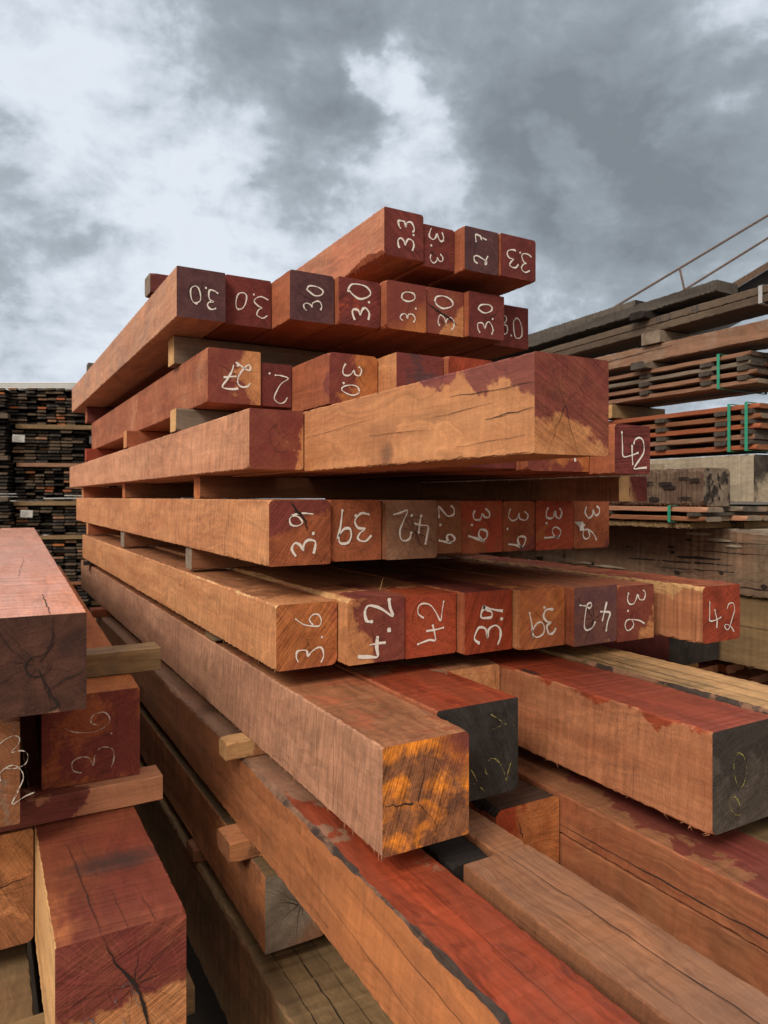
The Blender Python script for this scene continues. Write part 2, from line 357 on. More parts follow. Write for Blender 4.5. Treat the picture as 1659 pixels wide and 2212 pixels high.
def timber_bm(w, l, h, seed=0, rough=.0016, ch=.003, wane=None, rings=None, notch=None):
    """a sawn timber: origin at its front lower left corner, length along +y; corners slightly broken and ragged.
    wane: {corner: (size, y0, y1)}; corner 0 lower-left, 1 lower-right, 2 upper-right, 3 upper-left"""
    bm = bmesh.new(); rng = random.Random(seed)
    n = rings or max(14, int(min(l, 2.2) / .011)); wane = wane or {}
    base = [(0, 0, 1, 0, 0, 1), (w, 0, 0, 1, -1, 0), (w, h, -1, 0, 0, -1), (0, h, 0, -1, 1, 0)]
    prev = None; first = None
    chip = [rng.uniform(.003, .010) if rng.random() < .4 else 0 for _ in range(4)]
    for i in range(n + 1):
        s_ = i / n; y = l * (s_ * (.45 + .55 * s_)) ; ring = []
        for k, (cx, cz, ax, az, bx, bz) in enumerate(base):
            e = ch * (.8 + .4 * rng.random())
            if rng.random() < .015: e *= 1.9
            if y < .02: e += chip[k] * (1 - y / .02)
            if k in wane:
                sz, y0, y1 = wane[k]
                env = max(0, min(1, (y - y0) / .06 + .001, (y1 - y) / .06 + .001))
                e = max(e, sz * env * max(.0, .55 + 1.5 * mnoise.noise((y * 4, seed, k)) + .35 * mnoise.noise((y * 23, seed, k))) + rng.uniform(-.0015, .0015) * env)
            j = lambda: rng.uniform(-rough, rough) * .6
            # two points per corner
            # incoming side, then outgoing side (counter-clockwise seen from the front)
            inc = {0: (0, e), 1: (w - e, 0), 2: (w, h - e), 3: (e, h)}[k]
            out = {0: (e, 0), 1: (w, e), 2: (w - e, h), 3: (0, h - e)}[k]
            if k in wane and e > ch * 2.5:
                mid = ((inc[0] + out[0]) / 2 + (cx - (inc[0] + out[0]) / 2) * .25 + j() * 2, (inc[1] + out[1]) / 2 + (cz - (inc[1] + out[1]) / 2) * .25 + j() * 2)
            else:
                mid = ((inc[0] + out[0]) / 2 + (cx - (inc[0] + out[0]) / 2) * .3, (inc[1] + out[1]) / 2 + (cz - (inc[1] + out[1]) / 2) * .3)
            for (px, pz) in (inc, mid, out):
                ring.append(bm.verts.new((px + (j() if 0 < i < n else 0), y, pz + (j() if 0 < i < n else 0))))
        if prev:
            for a in range(12):
                b = (a + 1) % 12
                f = bm.faces.new((prev[a], ring[a], ring[b], prev[b]))
                # 0-1,1-2 corner0; 2-3 bottom; 5-6 right; 8-9 top; 11-0 left
                f.material_index = {2: 0, 5: 0, 8: 1, 11: 0}.get(a, 4 if (a // 3) in wane else (1 if a // 3 in (2,) else 0))
                f.smooth = False
        else: first = ring
        prev = ring
    f = bm.faces.new(first); f.material_index = 2
    f = bm.faces.new(list(reversed(prev))); f.material_index = 2
    bmesh.ops.recalc_face_normals(bm, faces=bm.faces)
    return bm

def star_cracks(bm, rng, w, h, pith, n, rmax=.07, y=-.0007, width=.0016, ring=0):
    a0 = rng.uniform(0, 6.28)
    for i in range(n):
        a = a0 + 6.283 * i / n + rng.uniform(-.35, .35); rr = rmax * rng.uniform(.45, 1.1)
        s = rng.uniform(0, .012)
        p0 = (pith[0] + math.cos(a) * s, pith[1] + math.sin(a) * s); p1 = (pith[0] + math.cos(a) * rr, pith[1] + math.sin(a) * rr)
        p1 = (min(max(p1[0], .004), w - .004), min(max(p1[1], .004), h - .004))
        pts = jag(rng, p0, p1, 7, .003)
        pts = [(min(max(a_, .003), w - .003), min(max(b_, .003), h - .003)) for a_, b_ in pts]
        k = width * rng.choice((.45, .6, .8, 1.0, 1.9))
        ribbon(bm, pts, [k * (1 - .85 * j / 7) for j in range(8)], y - .00003 * i, 3)
    for i in range(ring):
        rr = rng.uniform(.018, .05); s = rng.uniform(0, 6.28); e = s + rng.uniform(.8, 2.4)
        pts = [(pith[0] + math.cos(s + (e - s) * k / 10) * rr, pith[1] + math.sin(s + (e - s) * k / 10) * rr) for k in range(11)]
        pts = [p for p in pts if .003 < p[0] < w - .003 and .003 < p[1] < h - .003]
        if len(pts) > 3: ribbon(bm, pts, [width * .7 * math.sin(math.pi * (k + .5) / len(pts)) for k in range(len(pts))], y - .0005 - .00003 * i, 3)

GLYPH = {
    '3': [[(.04, .86), (.20, .99), (.42, .97), (.52, .82), (.44, .64), (.22, .54), (.46, .46), (.58, .26), (.48, .06), (.24, .0), (.02, .10)]],
    '0': [[(.30, 1), (.10, .86), (.02, .5), (.12, .12), (.32, .0), (.52, .16), (.58, .55), (.48, .88), (.28, 1.0), (.22, .97)]],
    '2': [[(.02, .80), (.14, .97), (.36, 1.0), (.52, .84), (.48, .58), (.26, .30), (.02, .05), (.30, .04), (.60, .05)]],
    'l': [[(.02, .78), (.14, .97), (.38, 1.0), (.54, .80), (.46, .45), (.26, .10), (.08, .02), (.03, .14), (.16, .22), (.36, .12), (.62, .0)]],
    '9': [[(.50, .80), (.36, .98), (.12, .94), (.03, .72), (.14, .52), (.36, .54), (.50, .74), (.54, .92), (.52, .5), (.50, .0)]],
    '6': [[(.46, 1), (.22, .78), (.06, .40), (.08, .12), (.28, .0), (.50, .12), (.52, .34), (.34, .46), (.12, .34)]],
    '7': [[(.02, .90), (.26, .96), (.58, .94), (.46, .60), (.30, .28), (.24, .0)], [(.14, .46), (.54, .52)]],
    '4': [[(.10, 1), (.06, .62), (.03, .32), (.32, .32), (.62, .34)], [(.40, .62), (.38, .3), (.37, .0)]],
    '5': [[(.52, .98), (.12, .96), (.08, .58), (.36, .60), (.54, .36), (.42, .06), (.06, .04)]],
    '8': [[(.46, .84), (.28, 1), (.08, .84), (.20, .58), (.46, .38), (.44, .08), (.2, .0), (.06, .2), (.22, .5), (.48, .74), (.46, .86)]],
    '/': [[(.08, 0), (.5, 1)]], '1': [[(.3, 1), (.3, 0)]],
    'P': [[(.1, 0), (.1, 1)], [(.1, 1), (.42, .95), (.54, .75), (.40, .52), (.1, .48)]],
    'Y': [[(.02, 1), (.28, .5), (.55, 1)], [(.28, .5), (.26, 0)]],
}
def smooth(pts, k=4):
    out = []
    for i in range(len(pts) - 1):
        p0 = pts[max(i - 1, 0)]; p1 = pts[i]; p2 = pts[i + 1]; p3 = pts[min(i + 2, len(pts) - 1)]
        for j in range(k):
            s = j / k
            out.append(tuple(.5 * (2 * p1[c] + (p2[c] - p0[c]) * s + (2 * p0[c] - 5 * p1[c] + 4 * p2[c] - p3[c]) * s * s + (3 * p1[c] - p0[c] - 3 * p2[c] + p3[c]) * s ** 3) for c in (0, 1)))
    return out + [pts[-1]]
def write(parent, text, w, h, u, v, rot, ch, span, seed, thick=.0054, mat=None, name='painted_digit', plane='xz', level=-.0011, dash=0.0):
    """hand lettering on an end face: every character and every dot is a mesh of its own under the timber"""
    rng = random.Random(seed)
    chars = [c for c in text if c != '.']; n = len(chars)
    cw = ch * .62; adv = (span - cw) / max(n - 1, 1) if n > 1 else 0
    cs, sn = math.cos(R(rot)), math.sin(R(rot)); idx = -1; dep = [level]; bm = None
    def place(x, y): return (w * u + x * cs - y * sn, h * v + x * sn + y * cs)
    def blob(p, r):
        vs = []
        for k in range(8):
            a = 6.283 * k / 8; rr = r * rng.uniform(.8, 1.2); vs.append(bm.verts.new((p[0] + math.cos(a) * rr, dep[0], p[1] + math.sin(a) * rr)))
        bm.faces.new(vs); dep[0] -= .00006
    def stroke(pts):
        run = smooth(pts); k0 = rng.uniform(0, 6); k1 = rng.uniform(.7, 1.15); ws = [thick * k1 * (.72 + .4 * rng.random() + .28 * math.sin(k0 + q * .55)) for q in range(len(run))]
        if dash: ws = [q * (.25 if rng.random() < dash else 1) for q in ws]
        ribbon(bm, run, ws, dep[0], 0, plane); dep[0] -= .00006
        for e in (run[0], run[-1]):
            if rng.random() < .7 and not dash: blob(e, thick * .62)
    for c in text:
        bm = bmesh.new()
        if c == '.':
            x = -span / 2 + cw / 2 + adv * (idx + .52) if n > 1 else cw * .75
            blob(place(x + rng.uniform(-.1, .1) * ch, -ch * .46), thick * .75)
            mesh_obj(name.split('_')[0] + '_dot', bm, [mat or M_CHALK], parent); continue
        idx += 1
        x0 = -span / 2 + adv * idx if n > 1 else -cw / 2
        tilt = rng.uniform(-.22, .22); sc = rng.uniform(.86, 1.10); dy = rng.uniform(-.10, .10) * ch; wide = rng.uniform(.8, 1.12)
        for st in GLYPH[c]:
            pts = []
            for a, b in st:
                a = a * wide + rng.uniform(-.04, .04); b += rng.uniform(-.04, .04)
                px = (a - .3) * ch * sc; py = (b - .5) * ch * sc + dy
                pts.append(place(x0 + cw / 2 + px - py * tilt, py + px * tilt))
            stroke(pts)
        mesh_obj(name, bm, [mat or M_CHALK], parent)

COUNT = [0]
def timber(label, X, Y, Z, side, top=None, end=None, num=None, wane=None, cracks=0, topcracks=(), fuzz=0, endcracks=(), name='timber', cat='timber', group=None,
           rz=0, pith=None, ring=0, wane_mat=None, ch=.003, rough=.0016, sidecracks=(), cw=.0016, crmax=.07, rx=0):
    """X, Y, Z: (from, to) with Z relative to the eye"""
    COUNT[0] += 1; sd = COUNT[0]; rng = random.Random(sd * 7 + 1)
    w, l, h = X[1] - X[0], Y[1] - Y[0], Z[1] - Z[0]
    bm = timber_bm(w, l, h, sd, wane=wane, ch=ch, rough=rough)
    for _ in range(fuzz):   # torn fibres along the sawn edges
        y = rng.random() ** 1.6 * min(l, 2.0); k = rng.choice((0, 0, 1)); dx = rng.uniform(-.006, .002); dz = -rng.uniform(.002, .010) if k == 0 else rng.uniform(.001, .006)
        p = Vector((.001, y, 0.001 if k == 0 else h - .001)); ln = rng.uniform(.003, .012)
        vs = [bm.verts.new(p), bm.verts.new(p + Vector((0, .003, 0))), bm.verts.new(p + Vector((dx, ln * rng.choice((-1, 1)), dz)))]
        bm.faces.new(vs).material_index = 0
    pith = pith or (w * rng.uniform(.35, .65), h * rng.uniform(.35, .65))
    if cracks: star_cracks(bm, rng, w, h, pith, cracks, crmax, ring=ring, width=cw)
    for i, (pl, wd) in enumerate(endcracks):
        pts = []
        for p, q in zip(pl, pl[1:]): pts += jag(rng, p, q, 5, .0022)[:-1]
        pts.append(pl[-1]); n_ = len(pts)
        ribbon(bm, pts, [wd * max(.12, math.sin(math.pi * (k + .7) / (n_ + .6))) * rng.uniform(.6, 1.3) for k in range(n_)], -.0018 - .00005 * i, 3)
    for i, (xa, ya, xb, yb, wd) in enumerate(topcracks):
        n = max(6, int(abs(yb - ya) / .03)); pts = jag(rng, (xa, ya), (xb, yb), n, .0022)
        ribbon(bm, pts, [wd * (.35 + .65 * math.sin(math.pi * (k + .5) / (n + 1))) * rng.uniform(.6, 1.3) for k in range(n + 1)], h + .0016 + i * .0001, 3, 'xy')
    for i, (ya, za, yb, zb, wd) in enumerate(sidecracks):
        n = max(6, int(abs(yb - ya) / .03)); pts = jag(rng, (ya, za), (yb, zb), n, .002)
        ribbon(bm, pts, [wd * (.35 + .65 * math.sin(math.pi * (k + .5) / (n + 1))) * rng.uniform(.6, 1.3) for k in range(n + 1)], -.0014 - i * .0001, 3, 'yz')
    if isinstance(side, str): side = dict(pal=side)
    side = dict(side); side.setdefault('seed', sd * 1.37); side.setdefault('pith', (round(pith[0] + rng.uniform(-.03, .10), 3), 0, round(pith[1] + rng.uniform(-.06, .06), 3)))
    top = dict(side) if top is None else (dict(pal=top) if isinstance(top, str) else dict(top)); top.setdefault('seed', sd * 1.37 + .5)
    end = dict(pal='maroon') if end is None else (dict(pal=end) if isinstance(end, str) else dict(end)); end.setdefault('seed', sd * 2.11)
    end.setdefault('pith', (round(pith[0], 3), 0, round(pith[1], 3))); end.setdefault('angle', round(rng.uniform(-1.2, 1.2), 2)); end['end'] = True
    o = mesh_obj(name, bm, [wood(**side), wood(**top), wood(**end), M_CRACK, wane_mat or M_BARK])
    o.location = (X[0], Y[0], Z[0] + CAM_H); o.rotation_euler = (rx, 0, rz)
    tag(o, label, cat, group)
    if num:
        text, u, v, rot, chh, span = num[:6]
        kw = num[6] if len(num) > 6 else {}
        write(o, text, w, h, u, v, rot, chh, span, sd * 3 + 2, **kw)
    return o

# ================================================================== the setting: ground
bm = bmesh.new()
bmesh.ops.create_grid(bm, x_segments=40, y_segments=40, size=600)
ground = mesh_obj('ground', bm, [plain('yard_dirt', (.07, .055, .042), .95, .35, 3)]); tag(ground, kind='structure')

# ================================================================== main stack
GM = 'hardwood timbers in the tall stack'
GS = 'spacer sticks between the layers'
S_RED = dict(off=-.05, stain='maroon')
# ---- layer 1 (top)
b = .830
timber('reddish timber marked 3.3, leftmost and highest of the four topmost timbers', (1.200, 1.359), (2.108, 5.40), (b, .993),
       dict(pal='pinktan', chatter=.9, dirt=.1, stain='redbrown', off=.05, soft=.4, scale=6), end=dict(pal='maroon', saw=.9, angle=-.7, off=-.75, stain='red'), num=('3.3', .56, .50, 90, .060, .105), wane={0: (.022, -1, .5)}, group=GM,
       wane_mat=wood('redbrown', seed=3.2))
timber('maroon timber marked 3.3 with a small black hole, second in the topmost row', (1.363, 1.495), (2.114, 5.40), (b - .012, .967), 'redbrown',
       end=dict(pal='maroon', saw=.6, angle=.4, dirt=.4), num=('3.3', .45, .50, -90, .058, .118), cracks=2, pith=(.03, .055), crmax=.03, cw=.004, group=GM)
timber('dark purple-grey ended timber marked 27 in the topmost row', (1.499, 1.651), (2.055, 4.75), (b - .02, .967), 'redbrown',
       end=dict(pal='purple', saw=.3), num=('l7', .5, .55, 90, .058, .115), cracks=6, ring=2, crmax=.06, cw=.0010, group=GM)
timber('maroon timber marked 3.3 upside down at the right end of the topmost row', (1.655, 1.822), (2.046, 5.34), (b - .02, .966), 'redbrown',
       end=dict(pal='maroon', saw=.35), num=('3.3', .53, .43, 180, .068, .105), cracks=4, crmax=.07, cw=.0016, group=GM)
# ---- layer 2
b = .588
timber('purple ended timber marked 3.0 upside down at the left end of the second row', (.552, .713), (2.325, 5.33), (b - .004, .748),
       dict(pal='pinktan', chatter=.7, dirt=.25, checks=.1, stain='umber', off=-.12, scale=7, soft=.35), top='brown', end=dict(pal='purple', off=-.25, G=(0, 0, -5), stain='maroon', saw=.2),
       num=('3.0', .55, .47, 172, .062, .092, dict(thick=.0048)), cracks=9, ring=3, pith=(.08, .085), crmax=.075, cw=.0011, group=GM)
timber('maroon ended timber with a broad 3.0 upside down, second in the second row', (.722, .885), (2.356, 5.35), (b, .755), 'redbrown',
       end=dict(pal='maroon', saw=.35), num=('3.0', .56, .48, 172, .070, .118, dict(thick=.005)), cracks=3, crmax=.05, group=GM)
timber('dark purple ended timber marked 30 standing proud, third in the second row', (.889, 1.050), (2.191, 5.19), (b, .752), dict(pal='redbrown', off=-.35, stain='tan'),
       end=dict(pal='purple', off=-.35, G=(0, 0, -6), stain='maroon', saw=.15), num=('30', .53, .50, 90, .062, .088, dict(thick=.0048)), cracks=11, ring=3, crmax=.085, cw=.0011, group=GM)
timber('reddish ended timber with thick white 3.0, fourth in the second row', (1.054, 1.214), (2.162, 5.16), (b, .747), 'redbrown',
       end=dict(pal='maroon', saw=.9, angle=.6, off=-.2, stain='red'), num=('3.0', .50, .50, 90, .076, .125, dict(thick=.0062)), group=GM)
timber('maroon timber with a glowing orange curve of wood below its 3.0', (1.218, 1.380), (2.123, 5.12), (b - .005, .750), 'redbrown',
       end=dict(pal='orange', stain='maroon', off=.06, G=(-2.5, 0, 5), soft=.25, saw=.15, scale=4), num=('3.0', .55, .50, 90, .062, .108), cracks=5, pith=(.1, .11), crmax=.05, group=GM,
       wane={0: (.026, -1, .4)}, wane_mat=wood('redbrown', seed=4.2))
timber('maroon timber marked 3.0 with a long black split and a pale patch', (1.384, 1.548), (2.129, 5.13), (b, .752), 'redbrown',
       end=dict(pal='tan', stain='maroon', off=.55, G=(-6, 0, 4), dirt=.6), endcracks=((((.0, .108), (.05, .082), (.10, .062), (.135, .040)), .007),), num=('30', .50, .50, 90, .074, .12), cracks=2, pith=(.055, .06), crmax=.07, cw=.005, group=GM)
timber('plain maroon timber marked 3.0 standing proud near the right of the second row', (1.552, 1.717), (2.103, 5.10), (b, .754), 'redbrown',
       end=dict(pal='maroon', saw=.2), num=('3.0', .48, .46, 90, .066, .115), cracks=3, pith=(.09, .07), crmax=.07, cw=.0025, group=GM)
timber('set-back maroon timber marked 3.0 the right way up, ending the second row', (1.740, 1.913), (2.192, 5.19), (b + .004, .756), 'redbrown',
       end=dict(pal='maroon', saw=.3), num=('3.0', .50, .50, 0, .078, .112), ring=3, cracks=2, crmax=.04, group=GM)
# ---- layer 3
b = .303
timber('maroon ended timber marked 2.7 upside down with a pale patch, third row', (.630, .806), (2.242, 4.94), (b, .478),
       dict(pal='redbrown', chatter=1.0, dirt=.12, stain='tan', off=-.40, scale=6, soft=.3), end=dict(pal='tan', stain='maroon', off=.70, G=(-6.5, 0, 0)),
       num=('l.7', .56, .50, 180, .080, .095), cracks=4, ring=4, pith=(.08, .1), crmax=.06, cw=.0012, group=GM)
timber('narrow maroon timber set back with an upside-down 2, in the third row', (.810, .918), (2.248, 5.0), (b, .446), 'redbrown',
       end='maroon', num=('2.', .60, .46, 180, .095, .06, dict(thick=.005)), group=GM)
timber('brown and maroon timber marked 3.0 standing well proud in the third row', (.922, 1.089), (1.956, 4.96), (b - .02, .441), dict(pal='redbrown', stain='maroon', off=-.15, G=(0, -1.5, 0)),
       end=dict(pal='orange', stain='maroon', off=.38, G=(-5, 0, 0), saw=.4), num=('3.0', .47, .47, -90, .068, .102), cracks=5, ring=2, crmax=.05, group=GM)
timber('unmarked dark maroon timber behind the great protruding timber', (1.093, 1.263), (1.845, 5.0), (b - .01, .438), dict(pal='tan', stain='maroon', off=-.3),
       end=dict(pal='purple', stain='maroon', off=.1, saw=.4), group=GM)
timber('unmarked brick-red timber at the right end of the third row', (1.267, 1.439), (1.822, 5.0), (b, .440), 'redbrown', end=dict(pal='red', saw=.6, angle=1.2), group=GM)
# ---- layer 4
b = .070
timber('unmarked timber with a shiny maroon end beside the great protruding timber', (.580, .725), (1.695, 5.75), (b, .221),
       dict(pal='pinktan', chatter=.9, dirt=.2, stain='brown', off=-.5, scale=7), end=dict(pal='tan', stain='maroon', off=.74, G=(-7, 0, 3), wet=.9), cracks=3, ring=4, pith=(.085, .08), crmax=.05, cw=.0012, group=GM)
timber('great pale timber jutting far out with a maroon half on its cracked end', (.729, .886), (.821, 4.6), (b - .004, .221),
       dict(pal='tan', chatter=.3, checks=.45, dirt=.05, stain='maroon', off=-1.02, G=(0, -1.35, 9.5), scale=7, saw=.6, wet=.2, spot=((0, .45, .02), (.05, .03, .03), .5)), top='maroon',
       end=dict(pal='tan', stain='maroon', off=-.40, G=(1.2, 0, 9), saw=.7, angle=-.5, wet=.3, dirt=.35), cracks=6, ring=3, pith=(.062, .078), crmax=.08, cw=.0007,
       group=GM, wane={1: (.014, -1, .3)}, wane_mat=wood('tan', seed=8.8), sidecracks=((.0, .108, .22, .112, .0011), (.0, .07, .12, .062, .0014), (.10, .088, .30, .08, .0008), (.3, .06, .52, .066, .0008), (.5, .10, .9, .085, .0007), (.02, .03, .2, .022, .0007)))
timber('low maroon timber mostly hidden under the great protruding timber', (1.00, 1.146), (1.36, 5.0), (b, .172), 'redbrown', end='maroon', cracks=2, group=GM)
timber('half hidden red timber showing only the feet of its white number', (1.150, 1.353), (1.319, 5.2), (b - .006, .174), 'redbrown', end=dict(pal='orange', stain='maroon', off=.25, G=(-1.5, 0, 2)),
       num=('39', .52, .52, 0, .068, .11), group=GM)
timber('deep maroon timber marked 42 upright at the right end of the fourth row', (1.357, 1.484), (1.238, 5.4), (b - .012, .180), dict(pal='redbrown', off=-.5), end=dict(pal='maroon', saw=1.3, angle=.08, stain='redbrown', off=-.62, G=(2, 0, -8), soft=.3),
       num=('42', .54, .47, 0, .078, .090, dict(thick=.0050)), group=GM)
timber('short brown timber with a pale end and one round hole under the timber marked 42', (1.485, 1.594), (1.34, 3.2), (-.012, .056), dict(pal='brown', dirt=.3),
       end=dict(pal='maroon', stain='pale', off=.42, G=(-7, 0, 0), soft=.12), cracks=2, group=GM, cat='timber')
# ---- layer 5
T5 = -.008
timber('brown timber marked 3.9 with a maroon corner, first in the eye-level row', (.600, .762), (1.610, 5.51), (-.167, T5 + .001),
       dict(pal='tan', chatter=1.0, dirt=.12, stain='maroon', off=-.95, G=(0, -.12, 2)), end=dict(pal='redbrown', stain='maroon', off=-.35, G=(-3, 0, 5), saw=.8, angle=.9),
       endcracks=((((.050, .158), (.070, .135), (.092, .11), (.098, .085)), .006),), num=('3.9', .52, .50, 90, .066, .108), cracks=3, pith=(.07, .12), crmax=.06, cw=.003, group=GM)
timber('red-brown timber marked 3.9 upside down, second in the eye-level row', (.766, .913), (1.619, 5.52), (-.163, T5), 'redbrown', end=dict(pal='redbrown', saw=.5, stain='red', off=-.2),
       num=('3.9', .45, .52, 180, .075, .098), cracks=7, ring=3, crmax=.08, cw=.0010, group=GM)
timber('light brown timber with bold 4.2 upside down over a star of cracks', (.917, 1.077), (1.602, 5.8), (-.164, T5 - .001), 'brown', end=dict(pal='umber', stain='tan', off=-.45, soft=.2, saw=.45, dirt=.2),
       num=('4.2', .50, .52, 180, .074, .108, dict(thick=.0058)), cracks=13, ring=4, pith=(.088, .072), crmax=.09, cw=.0014, group=GM)
timber('narrow brown timber marked 2.9 squeezed between two wider ones at eye level', (1.081, 1.161), (1.608, 5.0), (-.154, T5 - .002), 'brown', end=dict(pal='brown', stain='maroon', off=-.35, G=(3, 0, -4)),
       num=('2.9', .42, .52, -90, .052, .105), cracks=3, crmax=.04, group=GM)
timber('red-brown timber marked 3.9 with round growth rings in the eye-level row', (1.165, 1.312), (1.614, 5.5), (-.158, T5 - .003), 'redbrown', end=dict(pal='redbrown', stain='red', off=-.05, saw=.3),
       num=('3.9', .45, .53, -90, .064, .092), ring=6, cracks=3, crmax=.04, cw=.0011, group=GM)
timber('dark brown timber with a chipped white 3.9 and a maroon lower corner', (1.316, 1.436), (1.617, 5.5), (-.158, T5 - .004), 'brown', end=dict(pal='redbrown', stain='maroon', off=-.1, G=(2, 0, -4), dirt=.5),
       num=('3.9', .40, .46, -90, .070, .115, dict(thick=.005)), cracks=5, crmax=.05, group=GM)
timber('orange-red timber marked 3.9, second from the right at eye level', (1.440, 1.589), (1.615, 5.5), (-.159, T5 - .003), 'redbrown', end=dict(pal='orange', stain='red', off=.22, saw=.6),
       num=('3.9', .46, .53, -90, .062, .100), group=GM)
t5h = timber('brown timber marked 3.6 carrying a torn white paper scrap, ending the eye-level row', (1.593, 1.747), (1.617, 5.2), (-.160, T5 - .005), 'redbrown',
       end=dict(pal='redbrown', stain='maroon', off=-.55, G=(3.5, 0, -2), saw=.5, angle=.8), num=('3.6', .48, .52, -90, .066, .112), cracks=3, ring=3, crmax=.08, group=GM)
bm = bmesh.new()
vs = [bm.verts.new(p) for p in ((.0, -.003, .083), (.036, -.005, .084), (.034, -.011, .056), (.021, -.006, .055), (.022, -.004, .066))]
bm.faces.new(vs); bmesh.ops.solidify(bm, geom=bm.faces, thickness=.0008)
tag(mesh_obj('paper_scrap', bm, [M_PAPER], t5h))
# ---- layer 6
timber('orange-brown timber marked 3.6 with a pale sapwood edge, left of the sixth row', (.600, .757), (1.563, 5.16), (-.408, -.253),
       dict(pal='tan', chatter=.75, dirt=.12, stain='pale', off=-1.35, G=(0, -.25, 9.5), scale=5), top=dict(pal='tan', stain='brown', off=-.15, G=(0, .5, 0), dirt=.15), end=dict(pal='orange', saw=.95, angle=.9, stain='redbrown', off=-.1),
       num=('3.6', .53, .48, 90, .072, .122, dict(thick=.004)), cracks=3, pith=(.082, .045), crmax=.03, cw=.0014, group=GM, ch=.004, rough=.002, fuzz=36)
timber('maroon and tan timber with a very thick white 4.2, second in the sixth row', (.761, .920), (1.514, 5.7), (-.403, -.244), 'tan', top=dict(pal='tan', stain='maroon', off=.05, G=(3, -1.5, 0)),
       end=dict(pal='tan', stain='maroon', off=-.28, G=(5.5, 0, 0), saw=.4), num=('4.2', .48, .50, 90, .082, .14, dict(thick=.0078)), cracks=4, ring=3, crmax=.05, pith=(.1, .09), cw=.0011, group=GM,
       wane={3: (.016, -1, 1.6)}, wane_mat=wood('pale', seed=2.2))
timber('red timber marked 42 sideways with an orange lower corner in the sixth row', (.924, 1.080), (1.519, 5.7), (-.406, -.249), 'redbrown', top=dict(pal='tan', stain='wetred', off=.35, G=(0, -2.2, 0), wet=1.0),
       end=dict(pal='orange', stain='red', off=.42, G=(-3, 0, 5), saw=.4, wet=.8), num=('42', .50, .56, 90, .072, .100, dict(thick=.005)), cracks=2, pith=(.07, .1), ring=2, crmax=.03, group=GM, wane={1: (.012, -1, .2)}, wane_mat=wood('orange', seed=2.9))
timber('deep crimson timber marked 3.9 in thick white, fourth in the sixth row', (1.084, 1.240), (1.486, 5.4), (-.407, -.247), 'redbrown', top=dict(pal='brown', stain='maroon', off=.5, G=(0, -1.4, 0), wet=1.0),
       end=dict(pal='maroon', stain='wetred', off=.2, saw=.9, angle=1.2, wet=.8), num=('3.9', .53, .47, 90, .082, .112, dict(thick=.0066)), group=GM)
timber('orange-brown timber marked 3.9 upside down in the sixth row', (1.244, 1.405), (1.460, 5.4), (-.408, -.249), 'tan', top=dict(pal='redbrown', stain='orange', off=.1, G=(0, -1, 0)),
       end=dict(pal='orange', stain='redbrown', off=.05, saw=.8, angle=.7), num=('3.9', .50, .46, 180, .076, .090), cracks=2, crmax=.06, group=GM, ch=.005)
timber('cracked plum-dark timber marked 42 upside down in the sixth row', (1.409, 1.574), (1.428, 5.6), (-.409, -.248), 'redbrown', top=dict(pal='redbrown', stain='brown', off=0.),
       end=dict(pal='tan', stain='purple', off=.35, G=(0, 0, 5.5), saw=.3), num=('4l', .50, .47, 180, .070, .105), cracks=10, ring=1, pith=(.075, .07), crmax=.085, cw=.0016, group=GM)
timber('reddish timber marked 3.6 sideways with a tan lower corner, beside the end timber', (1.578, 1.730), (1.430, 5.0), (-.414, -.256), 'redbrown', top=dict(pal='redbrown', stain='brown', off=-.1),
       end=dict(pal='tan', stain='maroon', off=.60, G=(-5.5, 0, 4.5), saw=.4), num=('3.6', .50, .52, -90, .074, .12, dict(thick=.0052)), cracks=7, crmax=.07, cw=.0010, group=GM)
timber('red ended timber marked 42 upright, jutting out and ending the sixth row', (1.780, 1.950), (1.303, 5.5), (-.417, -.256), dict(pal='clay', dirt=.2, checks=.1, chatter=.05, saw=0.0, stain='pale', off=-1.5, G=(0, 0, 10)), top=dict(pal='red', stain='redbrown', off=.0, gloss=.8),
       end=dict(pal='red', saw=.5, stain='orange', off=-.45, G=(1, 0, .5), wet=.3), num=('4l', .52, .46, 0, .088, .128, dict(thick=.0042)), group=GM, ch=.005, rough=.004, wane={3: (.022, -1, 1.2)}, wane_mat=wood('pale', seed=6.1, checks=1.0))
# ---- layer 7 (larger section)
T7 = -.452
timber('heavy dusty pink timber with a brilliant orange saw-cut end, foremost at the lower left', (.630, .822), (1.113, 5.5), (-.651, T7),
       dict(pal='dusty', chatter=1.0, dirt=.22, checks=.3, stain='maroon', off=-.86, G=(0, -.06, -4.5), scale=7, saw=.5), top=dict(pal='redbrown', stain='brown', off=.1, dirt=.4, chatter=.3),
       end=dict(pal='brown', stain='vivid', off=-.13, G=(0, 0, .6), scale=17, saw=1.2, angle=1.25, dirt=.8, soft=.13, wet=.0, spot=((.18, 0, .19), (.06, 1, .07), .85, 'maroon')), cracks=3, pith=(.075, .085), crmax=.09, cw=.0022, group=GM, ch=.004, rough=.002, fuzz=36)
t7b = timber('heavy timber with a wet red top and a black painted end scribbled in yellow', (.826, 1.043), (1.229, 5.2), (-.651, T7 + .006), 'redbrown',
       top=dict(pal='umber', stain='wetred', off=.55, G=(0, -1.3, 0), wet=1.0, dirt=.2), end=dict(pal='black', stain='grey', off=-.42, G=(-3, 0, -3), saw=.6, soft=.25, dirt=.2), cracks=2, ring=2, crmax=.05, group=GM)
write(t7b, '2Y', .217, .205, .76, .52, 75, .070, .14, 71, thick=.0024, mat=M_YCHALK, name='crayon_mark', dash=.25)
write(t7b, 'Y', .217, .205, .50, .16, 60, .060, .05, 72, thick=.0022, mat=M_YCHALK, name='crayon_mark', dash=.3)
